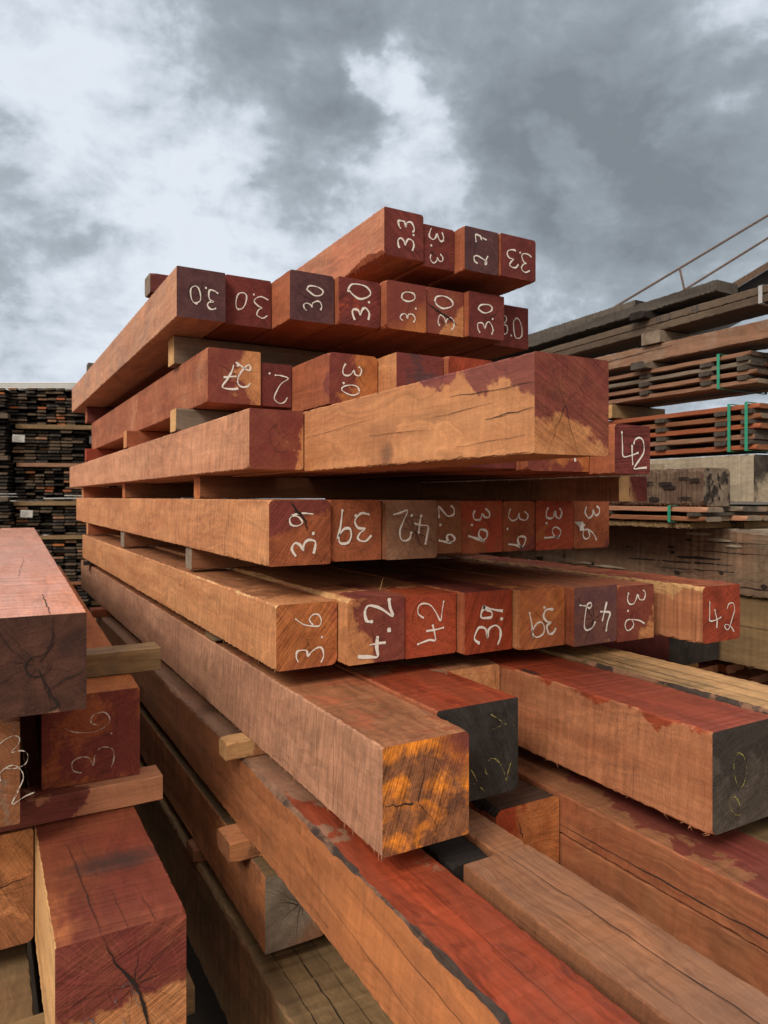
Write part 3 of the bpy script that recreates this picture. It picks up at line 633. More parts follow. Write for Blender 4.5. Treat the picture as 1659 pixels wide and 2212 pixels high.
timber('short brown timber set back with a diagonal crack across its tan end', (1.047, 1.216), (1.508, 5.0), (-.651, T7 + .004), 'redbrown', top=dict(pal='brown', dirt=.4),
       end=dict(pal='tan', stain='brown', off=-.2, saw=.4, dirt=.1), cracks=1, pith=(.15, .19), crmax=.12, cw=.0025, group=GM)
t7d = timber('largest timber, with a red top, tan saw-marked side and black painted end', (1.220, 1.424), (.872, 5.2), (-.651, T7),
       dict(pal='clay', chatter=.5, saw=1.0, dirt=.15, stain='wetred', off=-1.62, G=(0, -.40, 9.0), wet=.5, spot=((0, .98, .05), (.06, .07, .06), .9)), top=dict(pal='red', stain='wetred', off=-.2, G=(0, .6, 0), soft=.4, wet=.3, dirt=.15, chatter=.1, gloss=.75, spot=((.018, .537, .199), (.016, .04, 1), 1.0)),
       end=dict(pal='darkgrey', stain='black', off=-.5, G=(0, 0, 4.5), saw=.5), ring=2, cracks=2, crmax=.06, cw=.0012, group=GM, ch=.004, rough=.002, fuzz=36)
write(t7d, '0', .204, .199, .40, .60, 10, .070, .05, 75, thick=.0026, mat=M_YCHALK, name='crayon_mark', dash=.1)
write(t7d, '0', .204, .199, .33, .24, 40, .045, .04, 76, thick=.0022, mat=M_YCHALK, name='crayon_mark', dash=.25)
timber('straw-coloured weathered timber with long black splits along its top, at the lower right', (1.430, 1.625), (.62, 5.2), (-.651, T7 + .006), 'olive',
       top=dict(pal='pale', stain='olive', off=-.05, G=(-2, .35, 0), checks=1.0, chatter=.1, soft=.3, dirt=.3, saw=0), end='brown', group=GM,
       topcracks=((.06, .1, .07, 1.8, .003), (.115, .0, .12, 1.2, .0022), (.025, .4, .03, 2.2, .004)), wane={3: (.016, -1, 2.6)}, wane_mat=wood('umber', seed=5.1, checks=1.0, dirt=.9, stain='charred', off=.0, wet=0))
# ---- layer 8
T8 = -.700
timber('long orange-brown timber with a grey waney bark edge and a wet red top', (.610, .765), (.22, 4.6), (-.895, T8),
       dict(pal='orange', chatter=.35, saw=.2, dirt=.2, checks=.4, stain='brown', off=-.3, G=(0, .22, 0), soft=.4, scale=4), top=dict(pal='umber', stain='wetred', off=.85, G=(0, -.72, 0), wet=.6, dirt=.25, checks=.3, scale=6, chatter=.1),
       end='maroon', wane={3: (.014, -1, 2.9)}, wane_mat=wood('umber', seed=12.5, checks=1.0, dirt=1.0, chatter=.8, stain='charred', off=.50, G=(0, -.40, 0), scale=10, soft=.15, wet=0), group=GM, ch=.004, rough=.002, fuzz=40,
       sidecracks=((.2, .10, 1.0, .155, .0012), (.5, .03, 1.3, .10, .0010)), topcracks=((.075, .3, .09, 1.0, .0009),))
brown8 = timber('long brown timber with a corner cut away, dark seams along its broad top', (.800, .962), (.18, 1.10), (-.80, T8), dict(pal='brown', dirt=.4, checks=.4, seed=91.3), top=dict(pal='umber', stain='brown', off=.0, chatter=.1, checks=.25, dirt=.4, saw=.1, soft=.35, scale=6, seed=92.1), end='brown', group=GM,
       topcracks=((.105, .0, .092, .92, .0024), (.03, .1, .038, .92, .0009)), wane={0: (.03, -1, 2)}, ch=.003, rough=.0015, fuzz=25)
bm = timber_bm(.078, 3.3, .10, 777, ch=.003, rough=.0012)
for v_ in bm.verts: v_.co += Vector((.084, .9205, 0))
mesh_obj('narrow_tail', bm, [brown8.data.materials[0], wood('umber', stain='brown', off=.0, chatter=.1, checks=.25, dirt=.4, saw=.1, soft=.35, scale=6, seed=92.1, pith=tuple(brown8.data.materials[1].node_tree.nodes['Group'].inputs['Pith'].default_value), spot=((.115, 1.14, .1), (.018, .045, 1), 1.0)), brown8.data.materials[2], M_CRACK, M_BARK], brown8)
timber('charred black timber lying low in the gap behind the short brown one', (.790, .880), (1.12, 4.0), (-.90, T8 - .012), dict(pal='charred'), end='charred', group=GM)
timber('orange ended timber with black bark on top and a deep dark split', (.998, 1.186), (1.250, 4.6), (-.895, T8), 'redbrown', top=dict(pal='brown', stain='charred', off=.5, G=(0, -1.5, 0)),
       end=dict(pal='orange', stain='wetred', off=.42, G=(-6, 0, 0), saw=.5, soft=.06), cracks=1, group=GM, sidecracks=(), wane={3: (.025, -1, .5), 2: (.022, -1, .4)}, wane_mat=wood('charred', seed=3.3))
timber('broad brown timber with spilled maroon stains on its top, under the largest timber', (1.190, 1.385), (.20, 4.6), (-.792, T8), dict(pal='redbrown', dirt=.4, stain='brown', off=-.05, soft=.35), top=dict(pal='brown', stain='maroon', off=.62, G=(3.5, -1.0, 0), wet=.8, dirt=.2, checks=.4, soft=.02),
       end='maroon', group=GM, sidecracks=((.1, .03, 1.1, .02, .003),))
timber('brown timber lying directly beneath the stained broad timber', (1.192, 1.380), (.20, 4.6), (-.895, -.7965), dict(pal='redbrown', dirt=.5, checks=.5, stain='brown', off=.1, soft=.3), end='maroon', group=GM)
timber('olive-grey weathered timber at the far lower right', (1.395, 1.60), (.20, 4.4), (-.895, T8 - .004), 'olive', end='olive', group=GM)
# ---- layer 9
timber('timber with a grey radially cracked end under the long waney one', (.618, .782), (1.686, 5.0), (-1.142, -.950), dict(pal='brown', chatter=.4, dirt=.35, stain='orange', off=-.1, soft=.3), top=dict(pal='olive', dirt=.4),
       end=dict(pal='grey', stain='brown', off=-.3, G=(3, 0, -4), soft=.3), cracks=9, pith=(.095, .1), crmax=.09, cw=.0016, group=GM)
timber('shadowed brown timber in the middle of the ninth row', (.80, .98), (1.55, 4.8), (-1.142, -.955), 'brown', end='brown', group=GM)
timber('shadowed maroon timber right of the middle in the ninth row', (1.0, 1.19), (1.3, 4.8), (-1.142, -.955), 'redbrown', end='maroon', group=GM)
timber('shadowed reddish timber at the right of the ninth row', (1.21, 1.42), (.9, 4.8), (-1.142, -.955), 'redbrown', end='maroon', group=GM)
# ---- layer 10
timber('deep olive-brown timber with long cracks at the bottom, left of the lowest row', (.610, .90), (.35, 5.0), (-1.49, -1.19), dict(pal='olive', chatter=.2, saw=.1, dirt=.3, stain='brown', off=-.1, soft=.3),
       top=dict(pal='olive', stain='pale', off=-.25, G=(-7, 0, 0), soft=.25, checks=.9, chatter=.1, saw=0, dirt=.3), end='olive', group=GM,
       topcracks=((.10, .1, .11, 2.2, .003), (.15, .1, .16, 1.6, .002), (.05, .1, .05, 3.0, .002)), ch=.006, rough=.004)
timber('dark brown timber beside the olive one in the lowest row', (.92, 1.22), (.35, 5.0), (-1.49, -1.20), 'brown', end='brown', group=GM)
timber('dark brown timber at the right of the lowest row', (1.24, 1.55), (.35, 5.0), (-1.49, -1.20), 'brown', end='brown', group=GM)

# ---- two torn splinters standing on the sixth row
for lb, p0, p1, p2 in (('pale splinter standing up on the red timber marked 42 sideways', (.93, 1.66), (.012, .0, .034), .004), ('thin splinter lying across the straight edge of the 3.6 timber', (.618, 2.62), (-.03, -.05, .012), .004)):
    bm = bmesh.new(); a = Vector((0, 0, .0)); b_ = Vector(p1)
    V = [bm.verts.new(q) for q in (a, a + Vector((p2, 0, 0)), a + Vector((p2 / 2, p2, 0)), b_)]
    for f_ in ((0, 2, 1), (0, 1, 3), (1, 2, 3), (2, 0, 3)): bm.faces.new([V[k] for k in f_])
    o = mesh_obj('wood_splinter', bm, [wood('pale', seed=3.3)]); o.location = (p0[0], p0[1], CAM_H - .2485 if p0[0] > .9 else CAM_H - .2525); tag(o, lb, 'splinter')

# ---- spacers of the main stack (each stick lies across the layer below)
def spacer(label, X, Y, Z, pal, end=None, **kw):
    """a stick lying along x; built like a timber along y, then turned: its sawn end looks to -x (left)"""
    w = Y[1] - Y[0]; l = X[1] - X[0]; h = Z[1] - Z[0]
    COUNT[0] += 1; sd = COUNT[0]
    bm = timber_bm(w, l, h, sd, ch=.003, rough=.0015, rings=max(10, int(l / .05)))
    side = dict(pal=pal) if isinstance(pal, str) else dict(pal); side.setdefault('seed', sd * 1.37); side.setdefault('chatter', .2); side.setdefault('dirt', .5); side.setdefault('checks', .6)
    e = dict(pal=end or side['pal']) if not isinstance(end, dict) else dict(end); e.setdefault('seed', sd * .7); e['end'] = True
    o = mesh_obj('spacer_stick', bm, [wood(**side), wood(**side), wood(**e), M_CRACK, M_BARK])
    rz = kw.get('rz', 0)
    o.location = (X[0], Y[1], Z[0] + CAM_H); o.rotation_euler = (0, 0, R(-90) + rz)
    tag(o, label, 'spacer', kw.get('group', GS)); return o
spacer('short dark stick poking up at the left behind the topmost timbers', (.545, 1.9), (2.70, 2.80), (.756, .828), 'maroon', 'grey')
spacer('farther dark stick just showing above the far end of the second row', (.58, 1.9), (4.70, 4.79), (.757, .828), 'darkgrey')
spacer('grey weathered plank-like stick under the front of the second row', (.608, 1.85), (2.60, 2.69), (.482, .582), dict(pal='grey', stain='brown', off=-.2, soft=.3), 'pale')
spacer('reddish stick under the far end of the second row', (.60, 1.85), (4.92, 5.02), (.482, .582), 'maroon', 'redbrown')
spacer('weathered split stick under the front of the third row', (.575, 1.5), (2.43, 2.515), (.224, .300), dict(pal='grey', checks=1.0), 'pale')
spacer('tan stick under the middle of the third row', (.575, 1.5), (3.36, 3.44), (.224, .301), 'redbrown', 'tan')
spacer('red stick under the far end of the third row', (.575, 1.5), (4.75, 4.83), (.224, .301), 'red', 'red')
spacer('long brown stick under the fourth row, running right beneath the great timber', (.622, 1.478), (2.304, 2.38), (-.005, .066), 'brown', 'orange')
spacer('second stick back under the fourth row with a thin tan end', (.62, 1.47), (3.67, 3.74), (-.005, .066), 'brown', 'orange')
spacer('farthest stick under the fourth row', (.61, 1.47), (5.20, 5.28), (-.004, .066), 'redbrown', 'tan')
spacer('weathered grey-edged stick lying on the sixth row at its front', (.612, 1.80), (2.37, 2.45), (-.242, -.169), 'brown', 'grey')
spacer('weathered stick lying on the sixth row at its middle', (.610, 1.75), (3.63, 3.73), (-.243, -.169), 'brown', 'grey')
spacer('far stick lying on the sixth row', (.605, 1.75), (4.92, 5.0), (-.243, -.168), 'redbrown', 'tan')
spacer('thin grey stick under the left side of the sixth row', (.625, 1.60), (2.15, 2.25), (-.443, -.419), 'grey', 'olive')
spacer('far stick under the sixth row with a pale end', (.58, 1.6), (4.95, 5.05), (-.443, -.419), 'charred', 'dusty')
spacer('yellow new-cut stick resting on the long waney timber', (.566, 1.30), (1.837, 1.905), (-.699, -.652), dict(pal='pale', stain='brown', off=-.15, G=(0, 1.5, 0)), dict(pal='pale', dirt=.1))
spacer('rough brown stick at the far end of the long waney timber', (.56, 1.3), (4.4, 4.5), (-.699, -.652), 'redbrown', 'pink')
spacer('rough tan stick wedged between the long waney timber and the grey-ended one', (.560, 1.35), (1.79, 1.90), (-.948, -.897), dict(pal='tan', stain='brown', off=-.1, checks=.9), 'brown')
spacer('brown stick far back above the ninth row', (.56, 1.35), (4.3, 4.4), (-.948, -.897), 'brown', 'brown')
spacer('dark stick between the ninth row and the lowest row', (.60, 1.5), (2.3, 2.39), (-1.188, -1.144), 'brown', 'brown')
spacer('dark far stick between the ninth row and the lowest row', (.60, 1.5), (4.3, 4.39), (-1.188, -1.144), 'brown', 'brown')
spacer('ground bearer at the front of the tall stack', (.55, 1.65), (1.0, 1.15), (-1.749, -1.492), 'darkgrey', 'darkgrey')
spacer('ground bearer at the back of the tall stack', (.55, 1.65), (3.9, 4.05), (-1.749, -1.492), 'darkgrey', 'darkgrey')

# ================================================================== left stack (turned a little to the right)
GL = 'timbers in the left stack'
RZ = R(-2.18)
timber('great timber with a pale pink top and dark cracked end, topmost in the left stack', (-.040, .193), (1.60, 6.2), (-.440, -.240), dict(pal='brown'), rz=RZ,
       endcracks=((((.170, .198), (.168, .15), (.160, .128), (.148, .118)), .0034), (((.150, .080), (.165, .035), (.180, .012), (.152, .003)), .0042), (((.118, .095), (.07, .07), (.0, .055)), .0018), (((.163, .046), (.19, .066), (.228, .078)), .003), (((.06, .196), (.09, .14), (.12, .11)), .0012)),
       top=dict(pal='pink', stain='coral', off=.08, G=(2, -.6, 0), soft=.5, chatter=.1, dirt=.15, checks=.3, saw=.1, scale=4, gloss=.95, wet=.1), end=dict(pal='darkbrown', stain='umber', off=-.12, G=(0, 0, -3), saw=.35, dirt=.6, wet=0),  # top's base colour brightened to pink to carry the sky's sheen
       cracks=6, ring=2, pith=(.14, .10), crmax=.10, cw=.0018, topcracks=((.165, .0, .16, .35, .0022), (.06, .0, .07, .08, .001), (.11, .8, .13, 1.5, .0012)), group=GL, ch=.002)
bm = bmesh.new()   # the ring-shaped heart shake of that end
pts = [(.14 + math.cos(a) * .021, .098 + math.sin(a) * .021) for a in [1.2 + .26 * k for k in range(18)]]
ribbon(bm, pts, [.0028 * math.sin(math.pi * (k + .5) / 18) + .0006 for k in range(18)], -.0016, 0)
tag(mesh_obj('heart_shake', bm, [M_CRACK], [o for o in bpy.data.objects if o.get('label', '').startswith('great timber with a pale pink')][0]))
tB = timber('red and tan timber with 3.6 in white crayon sideways, under the great pink-topped one', (.135, .372), (1.985, 5.8), (-.741, -.510), dict(pal='maroon'), rz=RZ, top=dict(pal='orange'),
       end=dict(pal='redbrown', stain='maroon', off=.02, scale=8, dirt=.75, saw=.3), cracks=2, pith=(.18, .13), crmax=.05, group=GL)
write(tB, '3.6', .237, .231, .50, .46, 97, .105, .165, 81, thick=.0028, mat=M_WCRAY, name='crayon_mark', dash=.3)
tC = timber('cracked brown timber covered in white crayon scribbles at the left edge', (-.19, .079), (1.81, 5.5), (-.741, -.508), dict(pal='brown'), rz=0, end=dict(pal='brown', stain='grey', off=-.2, dirt=.4),
       cracks=11, pith=(.14, .11), crmax=.14, cw=.002, group=GL)
write(tC, '83', .269, .233, .80, .62, 20, .085, .14, 83, thick=.0026, mat=M_WCRAY, name='crayon_mark', dash=.25)
write(tC, '52', .269, .233, .84, .28, 35, .075, .13, 84, thick=.0026, mat=M_WCRAY, name='crayon_mark', dash=.28)
tD = timber('big dark red timber with a black smear on its top, nearest at the lower left', (.117, .351), (1.40, 5.2), (-1.086, -.811), dict(pal='pale', chatter=.2, dirt=.05), rz=0,
       top=dict(pal='oxblood', stain='orange', off=-.22, G=(-6.0, -.6, 0), soft=.5, wet=.1, gloss=.3, chatter=.05, saw=.05, dirt=.1, checks=.2, spot=((.15, .27, .275), (.12, .05, 1), .75)),
       endcracks=((((.080, .273), (.100, .22), (.138, .165), (.155, .11), (.170, .05), (.185, .0)), .006),), end=dict(pal='tan', stain='maroon', off=-1.0, G=(.5, 0, 6.5), saw=1.0, angle=.45, scale=6, dirt=.2), cracks=8, pith=(.135, .165), crmax=.12, cw=.0009, group=GL,
       topcracks=((.078, .0, .060, .40, .0016), (.125, .0, .118, .15, .0010), (.175, .0, .168, .10, .0012), (.10, .22, .08, .45, .0006)), ch=.002)
write(tD, '27', .234, .275, .42, .45, 35, .065, .11, 86, thick=.003, mat=M_GCHALK, name='crayon_mark', dash=.2)
write(tD, '7', .234, .275, .50, .26, 40, .075, .07, 87, thick=.003, mat=M_GCHALK, name='crayon_mark', dash=.2)
timber('brown timber with a rough ringed and cracked end at the left edge', (-.17, .1136), (1.935, 5.2), (-1.086, -.811), dict(pal='brown'), rz=0,
       end=dict(pal='tan', stain='brown', off=.35, G=(0, 0, -2.5), saw=.6, dirt=.35), cracks=9, ring=3, pith=(.16, .14), crmax=.13, cw=.002, group=GL)
timber('dark grey-brown timber with a maroon stained top at the bottom left corner', (-.24, .105), (1.15, 5.0), (-1.42, -1.150), dict(pal='brown'), rz=0,
       top=dict(pal='olive', stain='maroon', off=-.1, G=(-4, -1, 0), chatter=.1, saw=.05), end='maroon', group=GL)
timber('shadowed timber under the big dark red one', (.14, .36), (1.62, 5.0), (-1.42, -1.150), dict(pal='brown'), rz=0, end='brown', group=GL)
spacer('grey weathered stick under the great pink-topped timber', (-.20, .462), (2.14, 2.23), (-.508, -.442), dict(pal='darkgrey', stain='olive', off=-.7, G=(0, 1.6, 2), soft=.3), 'grey', group='sticks in the left stack')
spacer('maroon stick with a pale right end under the timber with white crayon', (-.22, .424), (1.94, 2.03), (-.808, -.743), dict(pal='pinktan', stain='maroon', off=.95, G=(0, -2.1, -2), soft=.03), 'pinktan', group='sticks in the left stack')
spacer('pale stick end peeping out low beside the big dark red timber', (-.25, .415), (1.58, 1.66), (-1.148, -1.088), 'olive', 'grey', group='sticks in the left stack')
spacer('ground bearer under the front of the left stack', (-.25, .40), (1.8, 1.95), (-1.749, -1.422), 'darkgrey', group='sticks in the left stack')
spacer('ground bearer under the back of the left stack', (-.25, .40), (4.2, 4.35), (-1.749, -1.422), 'darkgrey', group='sticks in the left stack')
spacer('rough stick at the far end of the great pink-topped timber', (-.2, .40), (4.6, 4.69), (-.508, -.442), 'redbrown', group='sticks in the left stack')
spacer('hidden far stick above the big dark red timber', (-.22, .42), (4.2, 4.29), (-.808, -.743), 'redbrown', group='sticks in the left stack')
spacer('far low stick in the left stack', (-.25, .40), (4.0, 4.08), (-1.148, -1.088), 'olive', group='sticks in the left stack')

# ================================================================== right stack
GR = 'weathered timbers in the right stack'
def pack(name, label, X, Y, z0, nrow, pitch, bt, bw, pals, nst, straps=(), strap_mat=None, group='strapped board packs', sag=0.0, ragged=.06, seed=1, mb=100):
    """a strapped pack of boards lying along y, rows parted by stickers"""
    rng = random.Random(seed); root = empty('board_pack', (X[0], Y[0], z0 + CAM_H)); tag(root, label, 'board pack', group)
    nb = int((X[1] - X[0]) / (bw + .004)); meshes = []
    for k in range(5):
        bmk = timber_bm(bw, Y[1] - Y[0], bt, seed * 31 + k, ch=.002, rough=.0015, rings=40)
        pal, endp = pals[k % len(pals)]
        o = mesh_obj('board', bmk, [wood(pal, seed=seed + k * .9, chatter=.1, checks=.5, dirt=.4), wood(pal, seed=seed + k, chatter=.1), wood(endp, True, seed=seed + k * 2.), M_CRACK, M_BARK])
        me = o.data; bpy.data.objects.remove(o); meshes.append(me)
    cnt = 0
    for r in range(nrow):
        for c in range(nb):
            if cnt >= mb: break
            o = bpy.data.objects.new('board', meshes[rng.randrange(5)]); COL.objects.link(o); o.parent = root
            o.location = (c * (bw + .004) + rng.uniform(-.003, .003), rng.uniform(-ragged, ragged) * (.3 if c == 0 else 1), r * pitch + rng.uniform(0, .003) + .001)
            o.rotation_euler = (0, 0, rng.uniform(-.003, .003)); cnt += 1
    sh = pitch - bt
    if sh > .004:
        smesh = None
        for r in range(nrow - 1):
            for (sy, sw) in nst:
                bms = timber_bm(sw, X[1] - X[0] + .03, sh - .003, seed + r, rings=6, ch=.001, rough=.0006)
                o = mesh_obj('sticker', bms, [wood('darkgrey', seed=r * 1.1)] * 2 + [wood('darkgrey', True, seed=2.)] + [M_CRACK, M_BARK], root)
                o.location = (-.012 + rng.uniform(-.006, .006), sy + sw - Y[0], r * pitch + bt + .0035); o.rotation_euler = (0, 0, R(-90) + rng.uniform(-.02, .02))
    H = (nrow - 1) * pitch + bt + .004
    for sy in straps:
        bms = bmesh.new(); y0 = sy - Y[0]; hw = .0062; tk = .0016
        x0, x1 = -.018, nb * (bw + .004) + .014; lo, hi = -.003, H + .004
        out = [(x0, lo), (x1, lo), (x1, hi), (x0, hi)]; inn = [(x0 + tk, lo + tk), (x1 - tk, lo + tk), (x1 - tk, hi - tk), (x0 + tk, hi - tk)]
        V = [[bms.verts.new((p[0], y0 + s, p[1])) for p in L] for L in (out, inn) for s in (-hw, hw)]
        for k in range(4):
            n = (k + 1) % 4
            for a, b2 in ((V[0], V[1]), (V[1], V[3]), (V[3], V[2]), (V[2], V[0])): bms.faces.new((a[k], a[n], b2[n], b2[k]))
        bmesh.ops.recalc_face_normals(bms, faces=bms.faces)
        mesh_obj('strap', bms, [strap_mat or M_STRAP], root)
    return root
XR = 2.6
PB = [('weathered', 'darkgrey'), ('umber', 'grey'), ('brown', 'darkgrey'), ('umber', 'weathered'), ('grey', 'darkgrey')]
PRD = [('brown', 'darkgrey'), ('redbrown', 'brown'), ('umber', 'darkgrey'), ('brown', 'grey'), ('weathered', 'darkgrey')]
def rspacer(label, X, Y, Z, pal, end=None): return spacer(label, X, Y, Z, pal, end, group='bearers in the right stack')
timber('short black-grey plank lying highest on the right stack', (2.62, 2.70), (2.27, 5.2), (.877, .908), dict(pal='darkgrey', stain='grey', off=-.3, dirt=.5), end='black', group=GR, rough=.003, rx=-.02)
timber('long black-grey plank with a broken near end high on the right stack', (2.60, 2.74), (1.84, 5.4), (.838, .884), dict(pal='darkgrey', dirt=.4, chatter=.1), end='darkgrey', group=GR, rough=.003, rx=-.02)
rspacer('dark block holding up the black-grey planks', (2.555, 2.80), (2.165, 2.245), (.797, .829), 'charred', 'charred')
rspacer('far dark block holding up the black-grey planks', (2.62, 2.80), (4.3, 4.38), (.752, .786), 'charred')
r2a = timber('grey plank pencilled with 4.8 on its edge, upper of a strapped pair', (XR, 2.79), (1.25, 5.3), (.786, .817), dict(pal='weathered', dirt=.3, checks=.6, chatter=.1), end='grey', group=GR, rx=-.022)
r2b = timber('grey plank under the pencilled one, lower of a strapped pair', (XR + .002, 2.788), (1.22, 5.3), (.754, .785), dict(pal='weathered', dirt=.4, checks=.6, chatter=.1), end='grey', group=GR, rx=-.022)
M_DARKINK = plain('dark_pencil', (.05, .05, .07), .8, .1, 100)
for tx, yy, hh in (('48', 1.955, .026), ('58/12', 2.135, .022)):
    rw = []
    adv = hh * .72
    for k, chx in enumerate(tx):
        bmw = bmesh.new()
        for st in GLYPH[chx]:
            pts = [(yy - 1.25 - (k * adv + a * hh), .004 + b_ * hh) for a, b_ in st]
            ribbon(bmw, smooth(pts), [.0022] * len(smooth(pts)), -.0019 - .0001 * k, 0, 'yz')
        mesh_obj('pencil_mark', bmw, [M_DARKINK], r2a)
bm = bmesh.new()
for (x0, x1, zz0, zz1) in ((-.006, -.004, -.044, .040), (-.006, .2, .038, .040), (.198, .2, -.044, .040), (-.006, .2, -.044, -.042)):
    g_ = bmesh.ops.create_cube(bm, size=1)['verts']
    for v_ in g_: v_.co = Vector(((x0 + x1) / 2 + v_.co.x * (x1 - x0), v_.co.y * .016, (zz0 + zz1) / 2 + v_.co.z * (zz1 - zz0)))
st = mesh_obj('steel_strap', bm, [M_GSTRAP]); st.location = (XR, 1.65, .777 + CAM_H); st.scale = (1, 1, .86); tag(st, 'grey band clamped round the pair of grey planks', 'strap')
rspacer('sawn pale block under the pair of grey planks', (XR - .02, 2.86), (2.10, 2.20), (.678, .732), 'grey', 'grey')
rspacer('far block under the pair of grey planks', (XR, 2.86), (4.2, 4.3), (.678, .688), 'grey', 'tan')
timber('thick brown cracked beam above the green-strapped packs', (XR, 2.80), (1.05, 5.2), (.605, .676), dict(pal='umber', chatter=.15, checks=.7, stain='grey', off=-.2, soft=.3), end='brown', group=GR, sidecracks=((1.0, .05, 1.6, .03, .003),))
rspacer('grey weathered block under the thick brown beam', (XR - .05, 2.92), (2.155, 2.235), (.572, .603), 'grey', 'darkgrey')
rspacer('far block under the thick brown beam', (XR, 2.92), (4.1, 4.18), (.572, .603), 'grey')
pack('board_pack', 'upper strapped pack of weathered boards with one green strap', (XR, 2.90), (1.68, 5.1), .438, 4, .0375, .017, .092, PB, ((1.70, .045), (1.86, .05), (2.17, .05), (3.2, .05), (4.3, .05)), (1.82,), seed=3)
rspacer('yellow-brown block between the two strapped packs', (XR - .02, 2.95), (2.37, 2.45), (.372, .436), 'olive', 'pale')
rspacer('far block between the two strapped packs', (XR, 2.95), (4.3, 4.38), (.372, .436), 'grey')
pack('board_pack', 'reddish strapped pack of boards with two green straps', (XR, 2.90), (1.66, 5.1), .182, 5, .0400, .019, .092, PRD, ((1.68, .045), (1.79, .05), (2.08, .05), (3.2, .05), (4.3, .05)), (1.773, 1.70), seed=4)
timber('pale grey timber with a frayed silver end behind the worm-eaten one', (XR, 2.90), (1.68, 4.6), (-.020, .166), dict(pal='silver', chatter=.3, saw=.2, dirt=.35, checks=1.0), end=dict(pal='silver', stain='charred', off=-.1, G=(-2, 0, 5), soft=.15), cracks=0, group=GR)
timber('second pale grey timber hidden beside the frayed one', (2.93, 3.25), (1.72, 4.6), (-.020, .166), 'silver', end='grey', group=GR)
timber('thin grey slab lying on the worm-eaten timber', (2.33, 2.55), (2.05, 2.9), (.108, .14), dict(pal='silver', chatter=.1), end='silver', group=GR)
GW = timber('worm-eaten black-brown timber riddled with holes, its cracked end facing the viewer', (2.30, 2.455), (1.68, 3.6), (-.033, .106), dict(pal='darkbrown', dirt=.5, checks=.3, chatter=.05, saw=0.0, stain='weathered', off=.0, soft=.3, wet=0), end=dict(pal='grey', stain='charred', off=-.05, dirt=1.0, scale=20), cracks=5, crmax=.08, cw=.004, group=GR, ch=.01, rough=.006)
def pits(parent, spots, mat, name='borer_hole'):
    for (plane, a, b_, ra, rb, lev) in spots:
        bm = bmesh.new(); vs = []
        for k in range(10):
            an = 6.283 * k / 10; j = .8 + .4 * mnoise.random(); q = (a + math.cos(an) * ra * j, b_ + math.sin(an) * rb * j)
            vs.append(bm.verts.new((q[0], lev, q[1]) if plane == 'xz' else (lev, q[0], q[1])))
        bm.faces.new(vs); mesh_obj(name, bm, [mat], parent)
rg = random.Random(44)
pits(GW, [('yz', rg.uniform(.02, .8), rg.uniform(.02, .12), rg.uniform(.008, .034), rg.uniform(.004, .010), -.008 - .0002 * k) for k in range(22)] +
         [('xz', rg.uniform(.02, .135), rg.uniform(.02, .12), rg.uniform(.004, .008), rg.uniform(.005, .014), -.003 - .0002 * k) for k in range(16)], M_CRACK)
pack('board_pack', 'low strapped pack of pale boards under the worm-eaten timber', (2.28, 3.4), (1.66, 4.6), -.092, 2, .034, .018, .092, [('pale', 'darkgrey'), ('grey', 'darkgrey'), ('dusty', 'grey'), ('olive', 'darkgrey'), ('brown', 'grey')], ((1.68, .045), (2.1, .05), (3.0, .05)), (1.80,), seed=6)
timber('rough greenish board with a broken end under the low pack', (2.30, 2.55), (1.74, 4.4), (-.118, -.096), dict(pal='olive', checks=1.0), end='olive', group=GR, rough=.004)
timber('second rough olive board beside it under the low pack', (2.57, 3.3), (1.70, 4.4), (-.120, -.096), dict(pal='olive', checks=1.0), end='olive', group=GR, rough=.004)
OLD = timber('massive old grey-brown timber gouged by borers with a bleached upper edge', (2.50, 2.80), (.95, 4.9), (-.372, -.122), dict(pal='umber', chatter=.1, dirt=.75, checks=1.0, stain='weathered', off=.25, soft=.4, scale=6, wet=0, saw=0), top='silver',
       end='grey', wane={3: (.013, -1, 5)}, wane_mat=wood('grey', seed=4.4, checks=1.0, dirt=.3, chatter=.1), group=GR, rough=.004, ch=.006,
       sidecracks=((.75, .11, 1.25, .10, .008), (.72, .085, 1.1, .075, .004), (1.2, .035, 1.7, .05, .006), (.5, .03, 1.0, .035, .005), (1.5, .16, 1.8, .165, .005), (.6, .20, 1.0, .19, .003), (.8, .13, 1.0, .125, .012), (.6, .16, .95, .155, .003)))
pits(OLD, [('yz', rg.uniform(.6, 1.9), rg.uniform(.03, .22), rg.uniform(.004, .022), rg.uniform(.003, .009), -.006 - .0002 * k) for k in range(22)], M_CRACK)
M_SAP = wood('silver', seed=9.1, chatter=0.1)
pits(OLD, [('yz', y_, z_, a_, b2_, -.0065 - .0002 * k) for k, (y_, z_, a_, b2_) in enumerate(((1.35, .055, .09, .005), (1.22, .035, .05, .006), (.80, .205, .05, .006), (.9, .225, .06, .005), (.74, .185, .035, .005), (1.5, .06, .05, .004)))], M_SAP, 'bleached_gouge')
timber('second old timber lying behind the massive borer-gouged one', (2.82, 3.15), (1.0, 4.9), (-.372, -.126), 'grey', end='grey', group=GR)
timber('mossy olive-brown beam supporting the massive old timber', (2.52, 2.80), (.95, 4.9), (-.640, -.376), dict(pal='olive', chatter=.15, dirt=.35, checks=.5), end='olive', group=GR, sidecracks=((.6, .15, 1.6, .145, .003),))
timber('second olive-brown beam hidden behind the mossy one', (2.82, 3.10), (1.0, 4.9), (-.640, -.376), 'olive', end='olive', group=GR)
tF = timber('dark timber with a black chalk-smeared end under the right edge of the sixth row', (2.20, 2.49), (1.75, 4.6), (-.628, -.46), 'maroon', end=dict(pal='black', saw=.4, dirt=.2), group=GR)
write(tF, '27', .29, .168, .55, .62, 10, .06, .16, 91, thick=.002, mat=M_GCHALK, name='crayon_mark', dash=.35)
